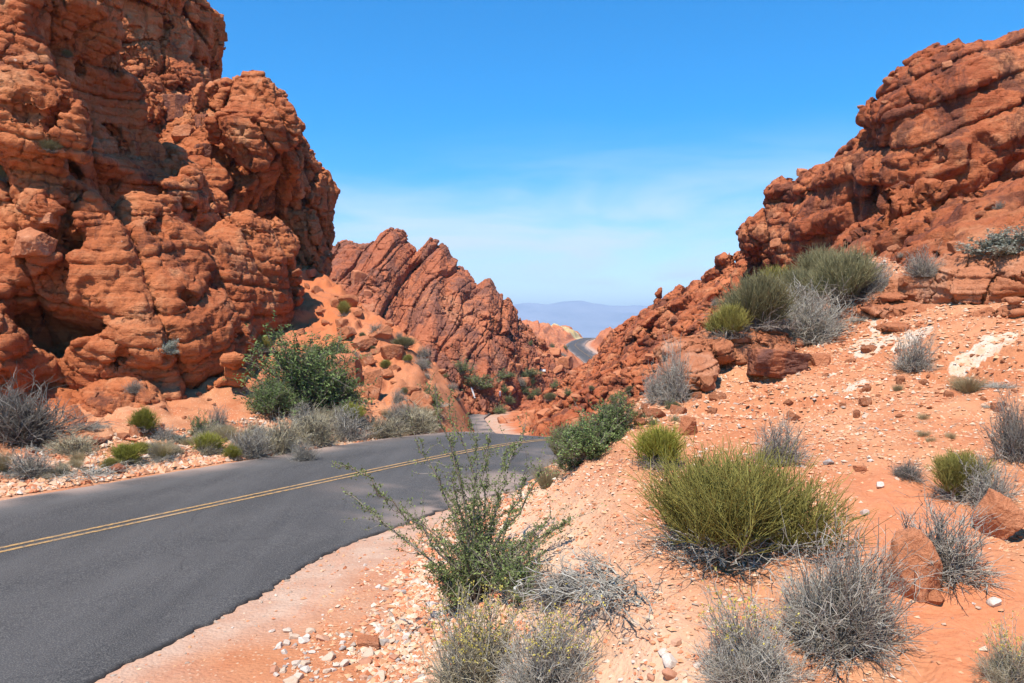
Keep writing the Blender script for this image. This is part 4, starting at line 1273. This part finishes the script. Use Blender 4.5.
# boulders seen one by one: (px, py of the foot), width, height px, seed, boxy, material, label
BOULDERS = [
 (916, 600, 46, 66, 7, 0, 'boulder_pale', 'pointed pale red boulder beside the big grey shrub', 1.0),
 (1006, 543, 40, 46, 8, 0, 'boulder_pale', 'rounded boulder with a dark patch at the right edge', 1.0),
 (783, 376, 76, 34, 5, .5, 'slab', 'dark varnished slab boulder with a shaded hollow on the bank', 1.2),
 (822, 366, 24, 18, 15, .3, 'boulder', 'small squarish rock at the right end of the varnished slab', 1.0),
 (960, 252, 18, 14, 19, 0, 'boulder', 'brown round rock left of the pale domed shrub', 1.0),
 (908, 284, 16, 11, 20, .4, 'boulder', 'small flat-topped block under the lone grey shrub', 1.0),
 (178, 117, 36, 34, 21, .7, 'slab', 'square varnished block wedged high on the cliff', 1.0),
 (182, 140, 26, 18, 22, .3, 'boulder', 'tilted block under the square varnished block', 1.0),
 (205, 156, 28, 16, 23, .3, 'slab', 'dark flat block right below the tilted one', 1.0),
 (200, 126, 16, 18, 24, .3, 'slab', 'greyish block at the lower right of the square one', 1.0),
 (30, 252, 40, 34, 25, .0, 'boulder', 'angular layered boulder perched on the cliff left', 1.0),
 (45, 222, 26, 16, 26, .3, 'boulder', 'flat block resting behind the angular layered boulder', 1.0),
 (72, 425, 18, 16, 27, 0, 'boulder', 'round red boulder right of the large dark grey shrub', 1.0),
 (22, 440, 40, 14, 28, .2, 'boulder', 'broken red rock below the large dark grey shrub', 1.0),
 (115, 474, 14, 12, 29, 0, 'slab', 'dark brown stone at the left road edge', 1.0),
 (97, 446, 14, 9, 30, 0, 'slab', 'dark red stone between the straw and olive shrubs', 1.0),
 (342, 395, 40, 62, 31, .3, 'boulder', 'big leaning smooth rock face right of the green thicket', 1.0),
 (372, 392, 24, 30, 37, .2, 'boulder', 'cracked rock leaning on the big smooth rock face', 1.0),
 (862, 592 - 120, 16, 8, 33, .3, 'boulder', 'flat red stone on the open slope above the pointed boulder', 1.0),
 (938, 606, 20, 13, 35, 0, 'boulder', 'flat round red stone right of the pointed boulder', 1.0),
 (692, 400 - 12, 24, 12, 36, .4, 'boulder', 'flat red rock beside the pale grey crest shrub', 1.0),
 (690, 436, 20, 16, 38, 0, 'boulder', 'red angular stone on the open slope above the green shrub', 1.0),
 (366, 648, 30, 9, 39, .5, 'boulder', 'flat brick-red stone among the pale stones', 1.0),
 (470, 688, 42, 18, 40, .2, 'boulder', 'red stone at the bottom edge under the dry shrub', 1.0),
]
bl = []
for px, py, w, h, seed, boxy, mat, lab, deep in BOULDERS:
    if not lab: continue
    g = hit(px, min(py, 682))
    if g is None: continue
    bl.append((g[0], w * g[0][1] / FPX, h * g[0][1] / FPX, seed, boxy, mat, lab, deep))

scatter = []      # loose boulders on the slopes
def slope_boulders(n, box, size, lab, grp, need=None):
    k = 0
    for _ in range(n * 4):
        if k >= n: break
        px, py = box[0] + r.random() * (box[2] - box[0]), box[1] + r.random() * (box[3] - box[1])
        g = hit(px, py)
        if g is None or g[1][2] < .2 or g[2] == 'road' or abs(carriageway(g[0][:1], g[0][1:2])[0]) < 4.4: continue
        s = (size[0] + (size[1] - size[0]) * r.random() ** 2.5) * g[0][1] / FPX
        scatter.append((g[0], s, lab, grp))
        k += 1
slope_boulders(22, (290, 262, 400, 345), (5, 20), 'loose red sandstone boulder on the left rubble slope', 'boulders on the left rubble slope')
slope_boulders(52, (340, 300, 490, 425), (4, 22), 'loose red sandstone boulder on the left rubble slope', 'boulders on the left rubble slope')
slope_boulders(72, (500, 355, 700, 425), (4, 20), 'loose red sandstone boulder on the right rubble slope', 'boulders on the right rubble slope')
slope_boulders(44, (0, 395, 250, 475), (4, 15), 'loose red rock at the foot of the left cliff', 'rocks at the cliff foot')
slope_boulders(60, (690, 335, 1020, 420), (4, 16), 'loose red rock on the upper part of the right bank', 'rocks on the upper bank')
slope_boulders(24, (700, 60, 1020, 260), (5, 14), 'dark red boulder lying on the right hill', 'boulders on the hill')

stones = []
def bank_stones(n, box, size, lab, grp, power=3.0):
    for _ in range(n):
        px, py = box[0] + r.random() * (box[2] - box[0]), box[1] + r.random() * (box[3] - box[1])
        g = hit(px, py)
        if g is None or g[2] != 'ground': continue
        if abs(carriageway(g[0][:1], g[0][1:2])[0]) < 3.8: continue
        stones.append((g[0], size[0] + (size[1] - size[0]) * r.random() ** power, lab, grp))
bank_stones(120, (270, 630, 470, 683), (.03, .12), 'pale stone in the heap at the foot of the bank', 'pale stones at the bank foot', 2.0)
bank_stones(60, (375, 585, 450, 645), (.03, .12), 'pale stone in the heap at the foot of the bank', 'pale stones at the bank foot', 2.0)
bank_stones(34, (560, 600, 700, 683), (.025, .10), 'small pale stone on the lower bank', 'stones on the lower bank')
bank_stones(46, (640, 400, 900, 520), (.03, .11), 'small pale stone on the open slope of the bank', 'stones on the open slope')
bank_stones(22, (880, 560, 1020, 683), (.02, .08), 'small red stone beside the sandy trail', 'stones by the trail')
bank_stones(14, (150, 520, 400, 660), (.02, .06), 'lone pale stone on the sandy road shoulder', 'stones on the shoulder', 2)

# ---- now put them in
for s in spots: place_plant(*s)
for loc, w, h, seed, boxy, mat, lab, deep in bl:
    V, T = rock_shape(seed, 5, 13, .10, boxy * .6, (w * .51, w * .48 * deep, h * .56))
    zz = V[:, 2].min()
    o = link_mesh('boulder', V - np.array([0, 0, zz]), T, MAT[mat], smooth=True)
    o.location = loc + np.array([0, w * .25 * deep, -h * .16])
    o.rotation_euler = (0, 0, 0)
    tag(o, lab, 'boulder')
protos = {}
def loose(kind, level, seed, dims, planes, rough, mat):
    V, T = rock_shape(seed, level, planes, rough, .15 if seed % 2 else 0, dims)
    o = link_mesh(kind, V, T, mat)
    return o
nb = 9
for i, (loc, s, lab, grp) in enumerate(scatter):
    k = i % nb
    if ('b', k) not in protos:
        o = protos[('b', k)] = loose('boulder', 4, 60 + k, (.55, .5, .42), 12, .08, MAT['boulder'])
    else:
        o = protos[('b', k)].copy(); COL.objects.link(o)
    o.name = 'boulder'
    o.location = loc + np.array([0, s * .1, s * .10]); o.scale = (s, s * (.8 + .4 * r.random()), s * (.7 + .5 * r.random()))
    o.rotation_euler = (r.normal() * .25, r.normal() * .25, r.random() * 6.28)
    tag(o, lab, 'boulder', grp)
for i, (loc, s, lab, grp) in enumerate(stones):
    k = i % 10
    if ('s', k) not in protos:
        o = protos[('s', k)] = loose('stone', 3, 90 + k, (.55, .45, .32), 10, .05, MAT['stone'])
    else:
        o = protos[('s', k)].copy(); COL.objects.link(o)
    o.name = 'stone'
    o.location = loc + np.array([0, 0, s * .08]); o.scale = (s, s, s * (.8 + .4 * r.random()))
    o.rotation_euler = (r.normal() * .3, r.normal() * .3, r.random() * 6.28)
    tag(o, lab, 'stone', grp)
print('plants and rocks', len(spots), len(bl), len(scatter), len(stones), round(time.time() - T0, 1))

# ---- gravel: chips nobody could count
def build_gravel():
    n = 240000
    rr = np.random.default_rng(11)
    y = 3.2 + 19 * rr.random(n) ** 1.7
    x = np.where(rr.random(n) < .80, bank_foot(y) - .9 + 9.5 * rr.random(n) ** 1.4, road_x(y) + rr.random(n) * 6)
    k = rr.random(n) < .08
    x = np.where(k, road_x(y) - (4.3 + 3.2 * rr.random(n) ** 1.5) , x)
    y = np.where(k, 7 + 15 * rr.random(n), y)
    x = np.where(k, road_x(y) - (4.35 + 3.0 * rr.random(n) ** 1.6), x)
    off = np.abs(carriageway(x, y))
    t = x - bank_foot(y)
    heap = (np.abs(t - .2) < .7) & (y < 12)
    trail = np.abs(x - (2.55 + .25 * (y - 4.6))) < .42
    p3 = np.stack([x, y, 0 * x], 1).astype(F)
    cl = fbm(p3, .9, 3, 3.)
    fl = np.where(x > road_x(y), road_flare(y), 0)
    keep = (off - fl > 3.5) & ~(trail & (y < 6.6) & (rr.random(n) < .93)) & ((t > -.3) | (rr.random(n) < .35) | k) & ((cl > -.2) | (rr.random(n) < .5))
    x, y, heap, k, off = x[keep], y[keep], heap[keep], k[keep], off[keep]
    n = len(x)
    s = .005 + .030 * rr.random(n) ** 4 + np.where(heap, .045 * rr.random(n) ** 1.5, 0) + np.where(k, .006 + .04 * rr.random(n) ** 3, 0)
    s *= np.clip(y / 8, .8, 1.8)
    z = ground_z(x, y)
    D = np.array([(1, 0, 0), (0, 1, 0), (-1, 0, 0), (0, -1, 0), (0, 0, 1), (.3, .3, -1)], float)
    T = np.array([(0, 1, 4), (1, 2, 4), (2, 3, 4), (3, 0, 4), (1, 0, 5), (2, 1, 5), (3, 2, 5), (0, 3, 5)])
    V = np.tile(D, (n, 1, 1)) + rr.normal(size=(n, 6, 3)) * .25
    a = rr.random(n) * 6.28
    ca, sa = np.cos(a)[:, None], np.sin(a)[:, None]
    V = V * (np.stack([.6 + .6 * rr.random(n), .5 + .5 * rr.random(n), .3 + .4 * rr.random(n)], 1) * s[:, None])[:, None]
    V = np.stack([V[..., 0] * ca - V[..., 1] * sa, V[..., 0] * sa + V[..., 1] * ca, V[..., 2]], -1)
    V += np.stack([x, y, z + s * .12], 1)[:, None]
    near_edge = (x > road_x(y)) & (off - np.where(x > road_x(y), road_flare(y), 0) < 3.95) & (rr.random(n) < .55)
    Tn = (T[None] + (np.arange(n) * 6)[:, None, None]).reshape(-1, 3)
    t = rr.random(n)
    t = np.where(heap & (rr.random(n) < .6), .5 + .5 * rr.random(n), t)
    t = np.where(near_edge, .94, t)
    t = np.where(k, .15 + .85 * rr.random(n), t)
    o = link_mesh('gravel', V.reshape(-1, 3), Tn, MAT['gravel'], smooth=False, attrs={'tint': np.repeat(t, 6)})
    tag(o, 'pale and red gravel chips strewn over the bank', None, None, 'stuff')
build_gravel()
print('gravel', round(time.time() - T0, 1))

# ---- the tall leafy shrub in front of the road
def tall_shrub():
    r = np.random.default_rng(77)
    loc, _, _ = hit(478, 602)
    d0 = loc[1]
    sc = d0 / FPX
    tips = [(432, 386, 0), (447, 398, .2), (418, 430, -.3), (470, 432, .3), (492, 432, -.2), (524, 424, .2), (345, 452, -.4), (338, 498, .2), (508, 455, .5), (545, 470, .1),
            (566, 516, -.2), (575, 534, .3), (550, 505, -.4), (536, 540, .3), (424, 560, -.2), (436, 548, .4), (455, 470, -.5), (486, 470, .6), (515, 500, -.5), (400, 520, .3),
            (440, 500, .5), (530, 470, -.3), (500, 500, .1), (462, 520, -.5), (470, 540, .5), (520, 550, -.3), (440, 585, .2), (505, 575, .4), (482, 500, 0), (450, 440, .1)]
    base, dirs, L, bend = [], [], [], []
    for i, (px, py, dy) in enumerate(tips):
        b = np.array([r.normal() * .05, r.normal() * .05, 0])
        v = np.array([(px - 478) * sc, dy, (602 - py) * sc])
        l = np.linalg.norm(v)
        bz = -.18 if abs(v[0]) > .6 * v[2] else -.04
        b_ = np.array([np.sign(v[0]) * .10, 0, bz])
        base.append(b); L.append(l); bend.append(b_); dirs.append((v - b) / l - b_)
    S = arcs(np.array(base), np.array(dirs), np.array(L), 12, np.array(bend), r, .012)
    n = len(tips)
    wood = tubes(S, (.010 * (1 - .8 * np.linspace(0, 1, 12)) + .0016)[None] * (.7 + .4 * r.random(n))[:, None], r, 5)
    m = 620
    i = r.integers(0, n, m)
    p, t = along(S, i, .22 + .78 * r.random(m))
    tp = arcs(p, unit(t + r.normal(size=(m, 3)) * .55), .08 + .22 * r.random(m) * (1 - .0 * m), 5, r.normal(size=(m, 3)) * .12, r, .04)
    tw = tubes(tp, (.0028 * (1 - .6 * np.linspace(0, 1, 5)))[None] * np.ones((m, 1)), r, 3)
    q1, q2 = 6500, 15000
    a, _ = along(S, r.integers(0, n, q1), .25 + .75 * r.random(q1))
    b, _ = along(tp, r.integers(0, m, q2), r.random(q2))
    pos = np.concatenate([a, b]) + r.normal(size=(q1 + q2, 3)) * .008
    lf = leaves(pos, .012 + .017 * r.random(len(pos)), r, .25, None, .5)
    root = empty('leafy_shrub', loc)
    tag(root, 'tall thin-branched green shrub standing in front of the road', 'shrub')
    for pn, (v, q, tt), mt in (('branch', join(wood, tw), 'bark'), ('foliage', lf, 'leaf')):
        link_mesh(pn, v, q, MAT[mt], root, attrs={'tint': tt})
tall_shrub()

# ---- marker posts and the far white barrier
def post(px, py, hpx, lean, lab):
    g = hit(px, py)
    if g is None: return
    d = g[0][1]; h = hpx * d / FPX; w = max(.06, 1.6 * d / FPX)
    V = []; 
    for z, s in ((0, 1), (h * .9, 1), (h, .6)):
        for a, b in ((-1, -1), (1, -1), (1, 1), (-1, 1)):
            V.append((a * w * .5 * s + lean * z, b * w * .25 * s, z))
    Q = [(0, 1, 5, 4), (1, 2, 6, 5), (2, 3, 7, 6), (3, 0, 4, 7), (4, 5, 9, 8), (5, 6, 10, 9), (6, 7, 11, 10), (7, 4, 8, 11), (8, 9, 10, 11)]
    o = link_mesh('marker_post', np.array(V), np.array(Q), MAT['white'], smooth=False)
    o.location = g[0]
    tag(o, lab, 'marker post')
post(475, 398, 11, -.35, 'leaning white marker post on the rim of the left slope')
def barrier():
    g = hit(541, 371)
    if g is None: return
    d = g[0][1]; L, H = 9 * d / FPX, 2.2 * d / FPX
    prof = [(-.35, 0), (-.30, .25), (-.14, .45), (-.10, 1), (.10, 1), (.14, .45), (.30, .25), (.35, 0)]
    V = [(s * L * .5, a * H, b * H) for s in (-1, 1) for a, b in prof]
    Q = [(i, i + 1, i + 9, i + 8) for i in range(7)]
    o = link_mesh('barrier', np.array(V), [np.array(Q), np.array([[7, 6, 5, 4, 3, 2, 1, 0], [8, 9, 10, 11, 12, 13, 14, 15]])], MAT['white'], smooth=False)
    o.location = g[0] - np.array([0, 0, .05])
    tag(o, 'low white barrier beside the road far down the wash', 'barrier')
barrier()
post(500, 396, 5, 0, 'short white marker post at the far road bend')

# ------------------------------------------------------------------ light, air, camera
SUN_EL, SUN_AZ = math.radians(60), math.atan2(-.42, -.85)     # high, over the photographer's left shoulder
sd = Vector((math.sin(SUN_AZ) * math.cos(SUN_EL), math.cos(SUN_AZ) * math.cos(SUN_EL), math.sin(SUN_EL)))
sun = bpy.data.lights.new('sun', 'SUN')
sun.energy = 5.0; sun.angle = math.radians(.5); sun.color = (1, .94, .85)
so = bpy.data.objects.new('sun', sun); COL.objects.link(so)
so.rotation_euler = sd.to_track_quat('Z', 'Y').to_euler()
so.location = (0, 0, 60)
w = bpy.data.worlds.new('World'); scene.world = w; w.use_nodes = True
nt = w.node_tree
bg = nt.nodes['Background']
sky = nt.nodes.new('ShaderNodeTexSky'); sky.sky_type = 'NISHITA'; sky.sun_disc = False
sky.sun_elevation = SUN_EL; sky.sun_rotation = SUN_AZ
sky.altitude = 600; sky.air_density = 1.0; sky.dust_density = .6; sky.ozone_density = 2.0
hs = nt.nodes.new('ShaderNodeHueSaturation'); hs.inputs['Saturation'].default_value = 1.75; hs.inputs['Value'].default_value = 1.4
nt.links.new(sky.outputs[0], hs.inputs['Color'])
# thin high cloud: long faint streaks low in the sky
tc = nt.nodes.new('ShaderNodeTexCoord'); mp = nt.nodes.new('ShaderNodeMapping')
mp.inputs['Scale'].default_value = (1.6, 1.6, 9); mp.inputs['Rotation'].default_value = (.05, .12, 0)
nz = nt.nodes.new('ShaderNodeTexNoise'); nz.inputs['Scale'].default_value = 1.6; nz.inputs['Detail'].default_value = 7; nz.inputs['Roughness'].default_value = .55; nz.inputs['Distortion'].default_value = .5
nt.links.new(tc.outputs['Generated'], mp.inputs[0]); nt.links.new(mp.outputs[0], nz.inputs['Vector'])
mr = nt.nodes.new('ShaderNodeMapRange'); mr.inputs[1].default_value = .40; mr.inputs[2].default_value = .68; mr.inputs[3].default_value = .15; mr.interpolation_type = 'SMOOTHSTEP'
nt.links.new(nz.outputs['Fac'], mr.inputs[0])
sx = nt.nodes.new('ShaderNodeSeparateXYZ'); nt.links.new(tc.outputs['Generated'], sx.inputs[0])
sa = nt.nodes.new('ShaderNodeMapRange'); sa.inputs[2].default_value = .40; sa.inputs[3].default_value = 1.15; sa.inputs[4].default_value = 2.3
nt.links.new(sx.outputs['Z'], sa.inputs[0]); nt.links.new(sa.outputs[0], hs.inputs['Saturation'])
el = nt.nodes.new('ShaderNodeMapRange'); el.inputs[1].default_value = .27; el.inputs[2].default_value = .08; el.interpolation_type = 'SMOOTHSTEP'
nt.links.new(sx.outputs['Z'], el.inputs[0])
mu = nt.nodes.new('ShaderNodeMath'); mu.operation = 'MULTIPLY'; nt.links.new(mr.outputs[0], mu.inputs[0]); nt.links.new(el.outputs[0], mu.inputs[1])
m2 = nt.nodes.new('ShaderNodeMath'); m2.operation = 'MULTIPLY'; nt.links.new(mu.outputs[0], m2.inputs[0]); m2.inputs[1].default_value = .95
ay = nt.nodes.new('ShaderNodeMapRange'); ay.inputs[1].default_value = -.1; ay.inputs[2].default_value = .6; nt.links.new(sx.outputs['Y'], ay.inputs[0])
m3 = nt.nodes.new('ShaderNodeMath'); m3.operation = 'MULTIPLY'; nt.links.new(m2.outputs[0], m3.inputs[0]); nt.links.new(ay.outputs[0], m3.inputs[1])
mx = nt.nodes.new('ShaderNodeMix'); mx.data_type = 'RGBA'; nt.links.new(m3.outputs[0], mx.inputs[0]); nt.links.new(hs.outputs[0], mx.inputs[6]); mx.inputs[7].default_value = (5.6, 6.3, 7.0, 1)
nt.links.new(mx.outputs[2], bg.inputs[0]); bg.inputs[1].default_value = .12

def build_haze():
    x, y0, y1, z0, z1 = 12500, -60, 14500, -110, 480
    V = np.array([(sx, sy, sz) for sz in (z0, z1) for sx, sy in ((-x, y0), (x, y0), (x, y1), (-x, y1))], float)
    Q = np.array([(3, 2, 1, 0), (4, 5, 6, 7), (0, 1, 5, 4), (1, 2, 6, 5), (2, 3, 7, 6), (3, 0, 4, 7)])
    m = bpy.data.materials.new('air'); m.use_nodes = True
    t = m.node_tree; t.nodes.clear()
    o = t.nodes.new('ShaderNodeOutputMaterial'); v = t.nodes.new('ShaderNodeVolumePrincipled')
    v.inputs['Color'].default_value = (.60, .79, 1, 1); v.inputs['Density'].default_value = HAZE
    t.links.new(v.outputs[0], o.inputs['Volume'])
    ob = link_mesh('haze', V, Q, m, smooth=False)
    tag(ob, 'pale blue haze in the air', None, None, 'stuff')
HAZE = 1.5e-4
if HAZE: build_haze()

cam = bpy.data.cameras.new('camera'); co = bpy.data.objects.new('camera', cam); COL.objects.link(co)
cam.sensor_width = 36; cam.lens = FPX / 1024 * 36
cam.clip_start = .1; cam.clip_end = 40000
co.location = (0, 0, CAMZ)
co.rotation_euler = (math.radians(90) - math.atan((341.5 - HORIZ) / FPX), 0, 0)
scene.camera = co
vs = scene.view_settings
vs.view_transform = 'Standard'; vs.look = 'None'; vs.exposure = .48; vs.gamma = 1
scene.cycles.max_bounces = 6; scene.cycles.diffuse_bounces = 1; scene.cycles.transparent_max_bounces = 4; scene.cycles.volume_bounces = 0
print('done', round(time.time() - T0, 1))
